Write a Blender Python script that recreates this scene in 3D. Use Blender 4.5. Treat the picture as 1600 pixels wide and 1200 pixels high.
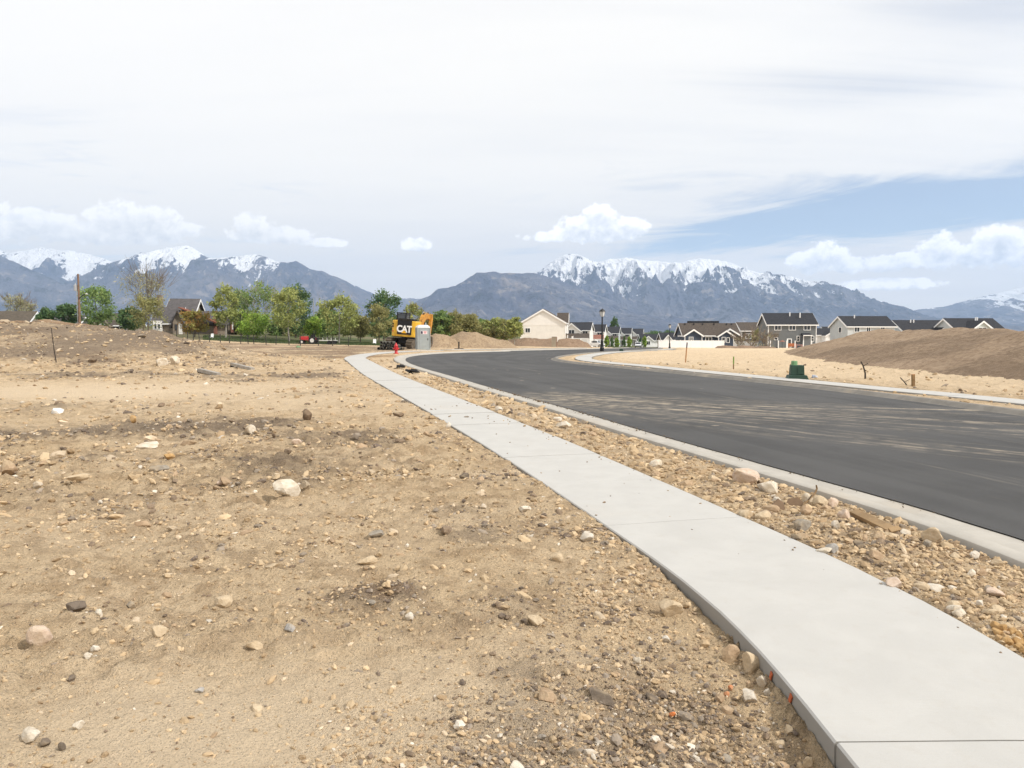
import bpy, bmesh, math, random
import numpy as np
from mathutils import Vector, Matrix

# ------------------------------------------------------------------ scene, camera, light
scene = bpy.context.scene
for o in list(bpy.data.objects):
    bpy.data.objects.remove(o, do_unlink=True)
COL = scene.collection
R = math.radians
rng = np.random.default_rng(11)
random.seed(5)

F = 1200.0                       # focal length in photo pixels (1600 wide)
CAMZ = 1.6
PITCH = math.atan(82.0 / F)
cam_d = bpy.data.cameras.new('camera')
cam_d.sensor_fit = 'HORIZONTAL'
cam_d.sensor_width = 36.0
cam_d.lens = 36.0 * F / 1600.0
cam_d.clip_start = 0.1
cam_d.clip_end = 60000.0
cam = bpy.data.objects.new('camera', cam_d)
COL.objects.link(cam)
cam.location = (0, 0, CAMZ)
cam.rotation_euler = (math.pi / 2 - PITCH, 0, 0)
scene.camera = cam

SUN_EL, SUN_AZ = R(43), R(120)   # azimuth from +Y towards +X (to the right, behind the camera)
EXPOSURE = 0.24
scene.view_settings.view_transform = 'Standard'
scene.view_settings.look = 'None'
scene.view_settings.gamma = 1.0
scene.view_settings.exposure = EXPOSURE
scene.view_settings.use_curve_mapping = False
scene.render.engine = 'CYCLES'
scene.cycles.use_denoising = True
scene.cycles.max_bounces = 6
scene.cycles.diffuse_bounces = 3
scene.cycles.glossy_bounces = 2
scene.cycles.transmission_bounces = 3
scene.cycles.volume_bounces = 1
scene.cycles.transparent_max_bounces = 6

sd = bpy.data.lights.new('sun', 'SUN')
sd.energy = 3.1
sd.angle = R(4.0)
sd.color = (1.0, 0.955, 0.89)
sun = bpy.data.objects.new('sun', sd)
COL.objects.link(sun)
sv = Vector((math.sin(SUN_AZ) * math.cos(SUN_EL), math.cos(SUN_AZ) * math.cos(SUN_EL), math.sin(SUN_EL)))
sun.rotation_euler = sv.to_track_quat('Z', 'Y').to_euler()
sun.location = (0, 0, 40)

CP, SP = math.cos(PITCH), math.sin(PITCH)
def ray(px, py):
    a, b = (px - 800.0) / F, (600.0 - py) / F
    return Vector((a, CP + b * SP, -SP + b * CP))
def azel(px, py):
    d = ray(px, py)
    return math.atan2(d.x, d.y), math.atan2(d.z, math.hypot(d.x, d.y))

# ------------------------------------------------------------------ the sky
world = bpy.data.worlds.new('World')
scene.world = world
world.use_nodes = True
NT = world.node_tree
NT.nodes.clear()
class NB:
    """tiny node-building helper"""
    def __init__(s, nt): s.nt = nt
    def n(s, t, **kw):
        x = s.nt.nodes.new(t)
        for k, v in kw.items(): setattr(x, k, v)
        return x
    def put(s, sock, v):
        if hasattr(v, 'is_linked') or isinstance(v, bpy.types.NodeSocket): s.nt.links.new(v, sock)
        else: sock.default_value = v
    def m(s, op, a, b=None, c=None, clamp=False):
        x = s.n('ShaderNodeMath', operation=op, use_clamp=clamp)
        s.put(x.inputs[0], a)
        if b is not None: s.put(x.inputs[1], b)
        if c is not None: s.put(x.inputs[2], c)
        return x.outputs[0]
    def v(s, op, a, b=None):
        x = s.n('ShaderNodeVectorMath', operation=op)
        s.put(x.inputs[0], a)
        if b is not None: s.put(x.inputs[1], b)
        return x.outputs['Value'] if op in ('DOT_PRODUCT', 'LENGTH') else x.outputs[0]
    def comb(s, x=0., y=0., z=0.):
        c = s.n('ShaderNodeCombineXYZ')
        for i, k in enumerate((x, y, z)): s.put(c.inputs[i], k)
        return c.outputs[0]
    def sep(s, v):
        c = s.n('ShaderNodeSeparateXYZ'); s.put(c.inputs[0], v); return c.outputs
    def noise(s, vec, scale=1., detail=4., rough=.55, dist=0., out=0):
        x = s.n('ShaderNodeTexNoise')
        if vec is not None: s.put(x.inputs['Vector'], vec)
        x.inputs['Scale'].default_value = scale; x.inputs['Detail'].default_value = detail
        x.inputs['Roughness'].default_value = rough; x.inputs['Distortion'].default_value = dist
        return x.outputs[out]
    def ss(s, val, lo, hi):
        x = s.n('ShaderNodeMapRange', interpolation_type='SMOOTHSTEP')
        s.put(x.inputs[0], val); s.put(x.inputs[1], lo); s.put(x.inputs[2], hi)
        x.inputs[3].default_value = 0.; x.inputs[4].default_value = 1.
        return x.outputs[0]
    def mix(s, f, a, b, blend='MIX'):
        x = s.n('ShaderNodeMix', data_type='RGBA', blend_type=blend)
        s.put(x.inputs[0], f)
        for i, k in ((6, a), (7, b)):
            if isinstance(k, (tuple, list)): k = tuple(k) + ((1.,) if len(k) == 3 else ())
            s.put(x.inputs[i], k)
        return x.outputs[2]
    def attr(s, name, fac=True):
        x = s.n('ShaderNodeAttribute', attribute_name=name)
        return x.outputs['Fac'] if fac else x.outputs['Color']

def build_world():
    b = NB(NT)
    sky = b.n('ShaderNodeTexSky', sky_type='NISHITA')
    sky.sun_disc = False
    sky.sun_elevation = SUN_EL
    sky.sun_rotation = SUN_AZ
    sky.altitude = 2200
    sky.air_density = 1.0; sky.dust_density = 0.15; sky.ozone_density = 1.0
    tc = b.n('ShaderNodeTexCoord')
    d = tc.outputs['Generated']
    x, y, z = b.sep(d)
    az = b.m('ARCTAN2', x, y)
    el = b.m('ARCSINE', z)
    ae = b.comb(az, el, 0.)
    # thin high cloud sheet on a plane overhead, streaked
    zz = b.m('ADD', b.m('MAXIMUM', z, 0.), 0.10)
    p = b.comb(b.m('DIVIDE', x, zz), b.m('DIVIDE', y, zz), 0.)
    rot = b.n('ShaderNodeMapping'); b.put(rot.inputs[0], p)
    rot.inputs['Rotation'].default_value = (0, 0, R(24))
    rot.inputs['Scale'].default_value = (0.22, 0.75, 1)
    n1 = b.noise(rot.outputs[0], 0.9, 7, .56, .6)
    rot2 = b.n('ShaderNodeMapping'); b.put(rot2.inputs[0], p)
    rot2.inputs['Rotation'].default_value = (0, 0, R(14))
    rot2.inputs['Scale'].default_value = (0.10, 0.9, 1)
    n2 = b.noise(rot2.outputs[0], 2.2, 6, .6, .9)
    # veil gets thinner towards the right of the view and low over that range
    sheet = b.m('ADD', b.m('MULTIPLY', n1, .75), b.m('MULTIPLY', n2, .45))
    east = b.ss(az, R(-6), R(34))
    west = b.ss(az, R(150), R(70))
    thin = b.m('MULTIPLY', east, west)
    low = b.m('MULTIPLY', b.ss(el, R(-1), R(5.5)), b.ss(el, R(13), R(8)))
    slope = b.m('SUBTRACT', el, b.m('MULTIPLY', az, 0.085))     # the gap drifts upward to the right
    gap = b.m('MULTIPLY', b.ss(slope, R(3.0), R(5.0)), b.ss(slope, R(9.2), R(6.0)))
    gap = b.m('MULTIPLY', gap, b.m('MULTIPLY', b.ss(az, R(2), R(21)), west))
    up = b.m('MULTIPLY', b.m('MULTIPLY', b.ss(slope, R(9.5), R(14)), b.ss(slope, R(22), R(16.5))), b.m('MULTIPLY', b.ss(az, R(8), R(30)), west))
    cover = b.m('ADD', b.m('MULTIPLY', b.m('SUBTRACT', sheet, .56), 1.9), 1.04)
    cover = b.m('SUBTRACT', cover, b.m('MULTIPLY', gap, 1.0))
    cover = b.m('SUBTRACT', cover, b.m('MULTIPLY', up, .30))
    cover = b.m('SUBTRACT', cover, b.m('MULTIPLY', thin, .10))
    wisp = b.noise(b.comb(b.m('MULTIPLY', az, 5.), b.m('MULTIPLY', slope, 34.), 3.), 1., 8, .62, 1.1)
    cover = b.m('ADD', cover, b.m('MULTIPLY', b.m('MULTIPLY', b.m('SUBTRACT', wisp, .5), 2.2), b.ss(el, R(16), R(7))))
    cover = b.ss(cover, -.02, 1.0)
    n3 = b.noise(rot.outputs[0], 1.6, 5, .55, .3)
    veil = b.mix(b.ss(n3, .34, .66), (0.92, 0.905, 0.885), (1.01, 0.98, 0.93))
    warm = b.ss(az, R(8), R(-30))
    veil = b.mix(b.m('MULTIPLY', warm, .75), veil, (1.03, 1.0, 0.955))
    # cumulus: sums of soft ellipses in azimuth / elevation, broken by noise
    E = [(1262, 411, 30, 17), (1292, 402, 36, 23), (1325, 414, 34, 13), (1385, 412, 48, 13), (1420, 407, 30, 12), (1467, 392, 29, 26),
         (1515, 398, 32, 17), (1558, 383, 32, 30), (1605, 394, 40, 24), (1660, 390, 50, 34), (1730, 400, 60, 24),
         (938, 345, 30, 26), (905, 356, 40, 20), (978, 356, 38, 18), (862, 370, 50, 9), (920, 368, 78, 12),
         (60, 350, 80, 20), (205, 341, 66, 24), (150, 362, 120, 18), (-60, 348, 90, 30), (268, 358, 46, 13),
         (398, 352, 32, 20), (430, 368, 62, 14), (490, 378, 52, 8), (651, 382, 22, 11), (1390, 444, 70, 9)]
    L = [azel(e[0], e[1]) + (e[2] / F, e[3] / F) for e in E]
    rr = random.Random(3)
    for k in range(9):                                   # the same kind of cloud all round the horizon
        a0 = R(58 + k * 27 + rr.uniform(-6, 6)); e0 = R(rr.uniform(5, 9))
        if a0 > math.pi: a0 -= 2 * math.pi
        L += [(a0, e0, .05, .022), (a0 + .05, e0 - .008, .05, .015)]
    nz = b.noise(ae, 62., 9, .60, .15)
    nzb = b.noise(ae, 15., 3, .5, .0)
    wob = b.m('ADD', b.m('MULTIPLY', b.m('SUBTRACT', nz, .5), 3.0), b.m('MULTIPLY', b.m('SUBTRACT', nzb, .5), .8))
    def field(shift):
        pt = b.v('ADD', ae, (0., shift, 0.)) if shift else ae
        best = None
        for (a0, e0, ra, re) in L:
            q = b.v('MULTIPLY', b.v('SUBTRACT', pt, (a0, e0, 0.)), (1 / ra, 1 / re, 0.))
            f = b.m('SUBTRACT', 1., b.v('DOT_PRODUCT', q, q))
            best = f if best is None else b.m('MAXIMUM', best, f)
        return best
    f0 = b.m('ADD', b.m('MAXIMUM', field(0.), -2.), wob)
    f1 = b.m('ADD', b.m('MAXIMUM', field(.011), -2.), b.m('MULTIPLY', wob, .8))
    dens = b.m('MULTIPLY', b.ss(f0, -.12, .44), .96)
    shade = b.m('MULTIPLY', b.ss(f1, -.3, 1.4), .85)
    nzs = b.noise(b.v('ADD', ae, (.0075, .0085, 0.)), 62., 9, .60, .15)
    shade = b.m('ADD', shade, b.m('MULTIPLY', b.m('SUBTRACT', nzs, nz), 2.2), clamp=True)
    puff = b.mix(shade, (1.34, 1.315, 1.27), (0.76, 0.80, 0.86))
    hazecol = b.m('MULTIPLY', b.ss(el, R(5.5), R(-.5)), .75)
    left_soft = b.m('SUBTRACT', 1., b.m('MULTIPLY', b.ss(az, R(-8), R(-16)), .45))
    col_sheet = b.mix(hazecol, veil, (1.03, 0.99, 0.94))
    bg1 = b.n('ShaderNodeBackground'); b.put(bg1.inputs[0], sky.outputs[0]); bg1.inputs[1].default_value = 0.115
    bg2 = b.n('ShaderNodeBackground'); b.put(bg2.inputs[0], col_sheet); bg2.inputs[1].default_value = 0.93
    bg3 = b.n('ShaderNodeBackground'); b.put(bg3.inputs[0], puff); bg3.inputs[1].default_value = 0.96
    m1 = b.n('ShaderNodeMixShader'); m2 = b.n('ShaderNodeMixShader')
    cov2 = b.m('MAXIMUM', cover, b.m('MULTIPLY', hazecol, .95), clamp=True)
    cov2 = b.m('MAXIMUM', cov2, .20)
    b.put(m1.inputs[0], cov2); b.put(m1.inputs[1], bg1.outputs[0]); b.put(m1.inputs[2], bg2.outputs[0])
    b.put(m2.inputs[0], b.m('MULTIPLY', dens, left_soft)); b.put(m2.inputs[1], m1.outputs[0]); b.put(m2.inputs[2], bg3.outputs[0])
    out = b.n('ShaderNodeOutputWorld')
    b.put(out.inputs[0], m2.outputs[0])
build_world()

# ------------------------------------------------------------------ helpers: noise, meshes, materials, tags
def _hash(ix, iy, seed):
    h = (ix.astype(np.int64) * 374761393 + iy.astype(np.int64) * 668265263 + seed * 974711) & 0xFFFFFFFF
    h = ((h ^ (h >> 13)) * 1274126177) & 0xFFFFFFFF
    h = (h ^ (h >> 16)) & 0xFFFFFFFF
    return h.astype(np.float64) / 4294967295.0
def vnoise(x, y, seed=0):
    x = np.asarray(x, float); y = np.asarray(y, float)
    ix, iy = np.floor(x), np.floor(y)
    fx, fy = x - ix, y - iy
    u = fx * fx * fx * (fx * (fx * 6 - 15) + 10); w = fy * fy * fy * (fy * (fy * 6 - 15) + 10)
    a = _hash(ix, iy, seed); b_ = _hash(ix + 1, iy, seed); c = _hash(ix, iy + 1, seed); d = _hash(ix + 1, iy + 1, seed)
    return (a + (b_ - a) * u) * (1 - w) + (c + (d - c) * u) * w          # 0..1
def fbm(x, y, octv=4, seed=0, gain=.5):
    s = 0.; a = 1.; t = 0.
    for k in range(octv):
        s = s + a * (vnoise(x, y, seed + k * 17) * 2 - 1); t += a
        x = np.asarray(x) * 2.03 + 13.7; y = np.asarray(y) * 2.03 - 7.1; a *= gain
    return s / t                                                          # -1..1
def ridged(x, y, octv=4, seed=0, gain=.5):
    s = 0.; a = 1.; t = 0.
    for k in range(octv):
        n = 1 - np.abs(vnoise(x, y, seed + k * 17) * 2 - 1)
        s = s + a * n * n; t += a
        x = np.asarray(x) * 2.05 + 3.7; y = np.asarray(y) * 2.05 - 9.1; a *= gain
    return s / t                                                          # 0..1
def sstep(x, lo, hi):
    t = np.clip((np.asarray(x, float) - lo) / (hi - lo), 0, 1)
    return t * t * (3 - 2 * t)

def tag(o, label=None, cat=None, group=None, kind=None):
    if label: o['label'] = label
    if cat: o['category'] = cat
    if group: o['group'] = group
    if kind: o['kind'] = kind
    return o
def empty(name, loc=(0, 0, 0), rz=0., rx=0., ry=0.):
    o = bpy.data.objects.new(name, None)
    o.empty_display_size = .2
    COL.objects.link(o)
    o.location = loc; o.rotation_euler = (rx, ry, rz)
    return o
def link(name, me, parent=None, loc=None, rot=None, scale=None):
    o = bpy.data.objects.new(name, me)
    COL.objects.link(o)
    if parent is not None: o.parent = parent
    if loc is not None: o.location = loc
    if rot is not None: o.rotation_euler = rot
    if scale is not None: o.scale = scale
    return o
def copy_tree(o, parent=None):
    c = o.copy(); COL.objects.link(c)
    if parent is not None: c.parent = parent
    for ch in o.children: copy_tree(ch, c)
    return c
def big_mesh(name, co, quads=None, tris=None, mats=(), smooth=False):
    me = bpy.data.meshes.new(name)
    co = np.asarray(co, np.float32)
    q = np.zeros((0, 4), np.int32) if quads is None else np.asarray(quads, np.int32)
    t = np.zeros((0, 3), np.int32) if tris is None else np.asarray(tris, np.int32)
    me.vertices.add(len(co)); me.vertices.foreach_set('co', co.ravel())
    nl = q.size + t.size
    me.loops.add(nl)
    me.loops.foreach_set('vertex_index', np.concatenate([q.ravel(), t.ravel()]).astype(np.int32))
    me.polygons.add(len(q) + len(t))
    st = np.concatenate([np.arange(len(q)) * 4, q.size + np.arange(len(t)) * 3]).astype(np.int32)
    me.polygons.foreach_set('loop_start', st)
    me.update(calc_edges=True)
    if smooth: me.polygons.foreach_set('use_smooth', np.ones(len(q) + len(t), bool))
    for m in mats: me.materials.append(m)
    return me
def set_attr(me, name, arr, domain='POINT'):
    a = me.attributes.new(name, 'FLOAT', domain)
    a.data.foreach_set('value', np.asarray(arr, np.float32).ravel())
def set_col(me, name, arr, domain='POINT'):
    a = me.attributes.new(name, 'FLOAT_COLOR', domain)
    arr = np.asarray(arr, np.float32)
    if arr.shape[1] == 3: arr = np.hstack([arr, np.ones((len(arr), 1), np.float32)])
    a.data.foreach_set('color', arr.ravel())
def grid_quads(nr, nc):
    i = np.arange(nr - 1)[:, None] * nc + np.arange(nc - 1)[None, :]
    i = i.ravel()
    return np.stack([i, i + 1, i + nc + 1, i + nc], 1)

class MB:
    """collects simple shapes into one mesh"""
    def __init__(s): s.v = []; s.f = []
    def add(s, vs, fs):
        k = len(s.v); s.v += [tuple(p) for p in vs]; s.f += [tuple(i + k for i in f) for f in fs]; return s
    def box(s, c, d, rz=0., rx=0., ry=0., taper=1.0):
        cx, cy, cz = c; dx, dy, dz = d[0] / 2, d[1] / 2, d[2] / 2
        M = Matrix.Rotation(rz, 3, 'Z') @ Matrix.Rotation(ry, 3, 'Y') @ Matrix.Rotation(rx, 3, 'X')
        vs = []
        for z in (-1, 1):
            t = taper if z > 0 else 1.
            for (x, y) in ((-1, -1), (1, -1), (1, 1), (-1, 1)):
                vs.append(tuple(M @ Vector((x * dx * t, y * dy * t, z * dz)) + Vector(c)))
        return s.add(vs, [(3, 2, 1, 0), (4, 5, 6, 7), (0, 1, 5, 4), (1, 2, 6, 5), (2, 3, 7, 6), (3, 0, 4, 7)])
    def prism(s, poly, y0, y1, axis='y'):
        """extrude a polygon in (x,z) along y (or (y,z) along x, (x,y) along z)"""
        n = len(poly)
        def P(a, b_, t): return (a, t, b_) if axis == 'y' else ((t, a, b_) if axis == 'x' else (a, b_, t))
        vs = [P(a, b_, y0) for a, b_ in poly] + [P(a, b_, y1) for a, b_ in poly]
        fs = [tuple(range(n)), tuple(range(2 * n - 1, n - 1, -1))]
        fs += [(i, i + n, (i + 1) % n + n, (i + 1) % n) for i in range(n)]
        return s.add(vs, fs)
    def tube(s, pts, rad, n=8, caps=True):
        pts = [Vector(p) for p in pts]
        if not hasattr(rad, '__len__'): rad = [rad] * len(pts)
        rings = []; prev = None
        for i, p in enumerate(pts):
            t = (pts[min(i + 1, len(pts) - 1)] - pts[max(i - 1, 0)])
            if t.length < 1e-9: t = Vector((0, 0, 1))
            t.normalize()
            a = prev if prev is not None else (Vector((1, 0, 0)) if abs(t.x) < .8 else Vector((0, 1, 0)))
            a = (a - t * a.dot(t)).normalized(); prev = a
            b_ = t.cross(a)
            rings.append([tuple(p + (a * math.cos(2 * math.pi * k / n) + b_ * math.sin(2 * math.pi * k / n)) * rad[i]) for k in range(n)])
        vs = [v for r_ in rings for v in r_]
        fs = []
        for i in range(len(pts) - 1):
            for k in range(n):
                k2 = (k + 1) % n
                fs.append((i * n + k, i * n + k2, (i + 1) * n + k2, (i + 1) * n + k))
        if caps:
            fs.append(tuple(range(n - 1, -1, -1))); fs.append(tuple((len(pts) - 1) * n + k for k in range(n)))
        return s.add(vs, fs)
    def lathe(s, prof, n=12, c=(0, 0, 0)):
        return s.tube([(c[0], c[1], c[2] + z) for r_, z in prof], [max(r_, 1e-4) for r_, z in prof], n)
    def mesh(s, name, mat=None, smooth=False):
        me = bpy.data.meshes.new(name)
        me.from_pydata(s.v, [], s.f); me.update()
        bm = bmesh.new(); bm.from_mesh(me); bmesh.ops.recalc_face_normals(bm, faces=bm.faces); bm.to_mesh(me); bm.free()
        if smooth:
            me.polygons.foreach_set('use_smooth', np.ones(len(me.polygons), bool))
        if mat: me.materials.append(mat)
        return me
    def build(s, name, mat=None, parent=None, smooth=False, bevel=0.):
        o = link(name, s.mesh(name, mat, smooth), parent)
        if bevel:
            m = o.modifiers.new('bevel', 'BEVEL'); m.width = bevel; m.segments = 2; m.limit_method = 'ANGLE'
        return o

MATS = {}
def mat(name, col, rough=.8, var=.12, scale=3., bump=0., bscale=None, metal=0., spec=.3, col2=None, coords='Object', detail=5.):
    if name in MATS: return MATS[name]
    m = bpy.data.materials.new(name); m.use_nodes = True
    nt = m.node_tree; b = NB(nt)
    bs = nt.nodes['Principled BSDF']
    tc = b.n('ShaderNodeTexCoord')
    n = b.noise(tc.outputs[coords], scale, detail, .6)
    c2 = col2 or tuple(min(1, c * (1 + var)) for c in col); c1 = tuple(c * (1 - var) for c in col) if col2 is None else col
    b.put(bs.inputs['Base Color'], b.mix(b.ss(n, .3, .7), c1, c2))
    bs.inputs['Roughness'].default_value = rough; bs.inputs['Metallic'].default_value = metal
    bs.inputs['Specular IOR Level'].default_value = spec
    if bump:
        bp = b.n('ShaderNodeBump'); bp.inputs['Strength'].default_value = 1.; bp.inputs['Distance'].default_value = bump
        b.put(bp.inputs['Height'], b.noise(tc.outputs[coords], bscale or scale * 4, 6, .65)); b.put(bs.inputs['Normal'], bp.outputs[0])
    MATS[name] = m
    return m

# ------------------------------------------------------------------ lie of the land
_xs = np.linspace(-140, 140, 561)
_cc = np.interp(_xs, [-140, -90, -64, -47, -36, -10, 0, 20, 65, 140], [-.016, -.016, -.0136, -.0085, .003, .010, .014, .018, .0195, .0195])
_k = np.exp(-np.linspace(-2, 2, 41) ** 2); _k /= _k.sum()
_cc = np.convolve(np.pad(_cc, 20, mode='edge'), _k, 'valid')
def zbase(X, Y):
    """smooth grade of the place: level near by, falling away to the right rear, rising to the left rear"""
    X = np.asarray(X, float); Y = np.asarray(Y, float)
    t = np.clip(Y - 56, 0, None); t = np.where(t < 10, t * t / 20, t - 5)
    t = np.where(t < 200, t, 200 + 60 * np.tanh((t - 200) / 60))
    z = -t * np.interp(X, _xs, _cc)
    xl = np.interp(Y, [-6, 6, 13, 20.6, 30, 41.5, 50], [4.2, 4.18, 2.2, .1, -2.5, -5.55, -6.7])
    z = z - .10 * sstep(X - xl, 1., 8.) * (1 - sstep(Y, 44, 66))          # the far side of the road lies a little lower
    return z + (-3.0 - z) * sstep(Y, 420, 1500)
def at(px, py, Y):
    d = ray(px, py); t = Y / d.y
    return Vector((d.x * t, Y, CAMZ + d.z * t))
def gp(px, py, dz=0.):
    """photo pixel -> point on the smooth grade"""
    d = ray(px, py); lo, hi = .5, 900.
    f = lambda t: CAMZ + d.z * t - (float(zbase(d.x * t, d.y * t)) + dz)
    for t in np.geomspace(1, 900, 240):
        if f(t) < 0: hi = t; break
    lo = hi / 1.05
    for _ in range(40):
        m_ = (lo + hi) / 2
        if f(m_) > 0: lo = m_
        else: hi = m_
    t = (lo + hi) / 2
    return Vector((d.x * t, d.y * t, CAMZ + d.z * t))

def smooth_line(P, step=.5):
    P = np.asarray(P, float)
    Q = np.vstack([2 * P[0] - P[1], P, 2 * P[-1] - P[-2]])
    out = []
    for i in range(1, len(Q) - 2):
        p0, p1, p2, p3 = Q[i - 1:i + 3]
        L_ = np.linalg.norm(p2 - p1); n = max(2, int(L_ / step))
        for t in np.linspace(0, 1, n, endpoint=False):
            out.append(.5 * (2 * p1 + (p2 - p0) * t + (2 * p0 - 5 * p1 + 4 * p2 - p3) * t * t + (3 * p1 - p0 - 3 * p2 + p3) * t ** 3))
    out.append(P[-1])
    out = np.array(out)
    for _ in range(3): out[1:-1] = (out[:-2] + 2 * out[1:-1] + out[2:]) / 4
    return out
def resample(P, n=None, step=None):
    s = np.r_[0, np.cumsum(np.linalg.norm(np.diff(P, axis=0), axis=1))]
    t = np.linspace(0, s[-1], n) if n else np.arange(0, s[-1], step)
    return np.stack([np.interp(t, s, P[:, 0]), np.interp(t, s, P[:, 1])], 1)
def normals2(P):
    T = np.gradient(P, axis=0); T /= np.linalg.norm(T, axis=1)[:, None] + 1e-12
    return np.stack([-T[:, 1], T[:, 0]], 1)          # to the left of travel
def dist_line(X, Y, P):
    best = np.full(X.shape, 1e9)
    for a, c in zip(P[:-1], P[1:]):
        ab = c - a; L2 = ab @ ab
        t = np.clip(((X - a[0]) * ab[0] + (Y - a[1]) * ab[1]) / L2, 0, 1)
        dx = X - (a[0] + t * ab[0]); dy = Y - (a[1] + t * ab[1])
        np.minimum(best, dx * dx + dy * dy, out=best)
    return np.sqrt(best)
def inside(X, Y, P):
    r = np.zeros(X.shape, bool)
    x0, y0 = P[:, 0], P[:, 1]; x1, y1 = np.roll(x0, -1), np.roll(y0, -1)
    for a, b_, c, d in zip(x0, y0, x1, y1):
        if b_ == d: continue
        m_ = ((b_ > Y) != (d > Y)) & (X < (c - a) * (Y - b_) / (d - b_) + a)
        r ^= m_
    return r

# asphalt edges and walk centre lines, traced on the grade (metres)
ROAD_L = smooth_line([(4.2, -6), (4.32, 0), (4.33, 3.5), (4.18, 6.2), (3.84, 7.6), (3.45, 8.9), (2.85, 10.97), (2.2, 13.2), (1.37, 16.4), (.1, 20.6), (-1.05, 24.7),
                      (-2.5, 30), (-4.05, 35.4), (-5.55, 41.5), (-6.45, 46.6), (-6.8, 51.5), (-6.2, 56.5), (-4.6, 61), (-1.4, 67.5), (3.5, 79), (9.6, 97), (15, 120), (25.5, 170), (40, 250)])
ROAD_R = smooth_line([(12.3, -6), (12.2, 4), (11.6, 11), (10.8, 16.2), (10.35, 19.1), (9.73, 22.5), (9.0, 25.4), (7.5, 30.5), (5.9, 35.4), (4.85, 38.6), (3.55, 42.2), (2.7, 45.8), (2.45, 49.4),
                      (2.9, 52.4), (4.1, 56.2), (6.5, 62), (9.3, 68), (13, 80), (18, 100), (29, 150), (46, 250)])
WALK_L = smooth_line([(1.9, -6), (1.9, 0), (1.9, 2.9), (1.89, 3.8), (1.79, 4.8), (1.5, 5.95), (1.07, 7.7), (.07, 11.5), (-.93, 15), (-3.05, 22.3), (-5.25, 30), (-8.1, 41), (-9.6, 47),
                      (-10.15, 53), (-9.7, 59.5), (-7.9, 66.5), (-4.4, 73), (0.5, 84), (6.5, 101), (12, 122), (22.6, 171), (37, 250)])
WALK_R = smooth_line([(14.6, -6), (14.4, 4), (13.7, 11.5), (12.45, 18.7), (11.1, 23.2), (9.8, 27.6), (8.3, 32.5), (6.5, 38.9), (5.4, 42.0), (4.55, 45.8), (4.6, 49.6), (5.3, 53.4), (7.2, 59),
                      (9.3, 63.8), (12.6, 72), (15.8, 81), (20.7, 101), (31.6, 151), (48.6, 251)])
HW = .635                                   # half width of a walk
KW = .70                                    # kerb and gutter
KL = ROAD_L + normals2(ROAD_L) * KW         # kerb backs
KR = ROAD_R - normals2(ROAD_R) * .45
LOTP = np.vstack([KL[::2], KR[::-2]])       # everything between the kerb backs

BLOBS_DARK = [  # X, Y, rx, ry, amount : patches of grey-brown gravel on the lot
    (.62, 3.1, .75, .95, 1.0), (-.75, 4.55, .38, .26, .8), (.25, 6.1, .7, .45, .6), (-6.6, 12.2, 3.0, 1.1, .8), (-2.6, 11.6, 2.2, .8, .55), (-8.0, 11.4, 2.0, .9, .6),
    (-.4, 4.2, .9, .4, .3), (.3, 4.4, .5, .5, .5), (-3.6, 9.6, 1.4, .7, .35), (.1, 9.0, .7, 1.2, .4), (2.7, 5.6, .6, .9, .45), (2.3, 7.9, .5, .7, .35), (-4.5, 7.4, 1.2, .6, .35),
    (-1.6, 14.8, 1.0, .7, .35), (-16, 28.5, 6, 1.2, .5), (-9, 27.5, 4, 1.3, .5)]
BLOBS_SMOOTH = [(-1.0, 3.05, 1.35, .75, 1.0), (.1, 3.75, .7, .3, .5), (-11, 20.5, 6.5, 4.0, 1.0), (-5, 18, 4.5, 2.6, .6), (-3.8, 33, 4, 7, .45), (-.9, 6.0, .8, .7, .35), (-13, 15.5, 3, 1.6, .6), (-2.2, 19.2, 1.6, .8, .6)]
BLOBS_RED = [(3.2, 5.65, .55, .3, 1.0), (2.85, 6.2, .4, .25, .5), (-.7, 4.6, .5, .3, .5), (.4, 6.0, .6, .4, .5), (-9.0, 50, 1.6, 3, .8), (-7.4, 43, .9, 3, .5)]
def blobs(L_, X, Y, w):
    s = np.zeros_like(X)
    for (cx, cy, rx, ry, a) in L_:
        s = np.maximum(s, a * np.exp(-(((X + w - cx) / rx) ** 2 + ((Y + w * .7 - cy) / ry) ** 2) * 1.1))
    return s
def bank(X, Y):
    """the graded bank across the left rear of the lot"""
    h = np.interp(X + .55 * np.clip(Y - 42, 0, 60), [-60, -26, -23, -20.5, -17.5, -13.5, -9], [2.35, 2.15, 1.9, 1.5, .95, .3, 0.])
    w = fbm(X * .12, Y * .12, 3, 5) * 2.2
    f = sstep(Y + w, 27.5, 43) * (1 - sstep(Y, 62, 120))
    lump = 1 + .17 * fbm(X * .35, Y * .35, 3, 9)
    crest = .30 * np.exp(-((Y - 44) / 3.0) ** 2) * np.clip(fbm(X * .3, Y * .2, 2, 31) + .25, 0, 1) * np.clip(h, 0, 1)
    return h * f * lump + crest
def zones(X, Y):
    w = fbm(X * 1.1, Y * 1.1, 3, 40) * .35 * np.clip(Y / 6, .6, 4)
    dk = blobs(BLOBS_DARK, X, Y, w); sm = blobs(BLOBS_SMOOTH, X, Y, w); rd = blobs(BLOBS_RED, X, Y, w)
    n = fbm(X * .45, Y * .45, 4, 60)
    n2 = fbm(X * .9, Y * 1.5, 4, 64)
    dk = np.clip(dk + (.9 * np.clip(n - .02, 0, 1) + .7 * np.clip(n2 - .08, 0, 1)) * (1 - sm), 0, 1)
    sm = np.clip(sm + .5 * np.clip(-n - .12, 0, 1), 0, 1)
    return dk, sm, rd
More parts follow.
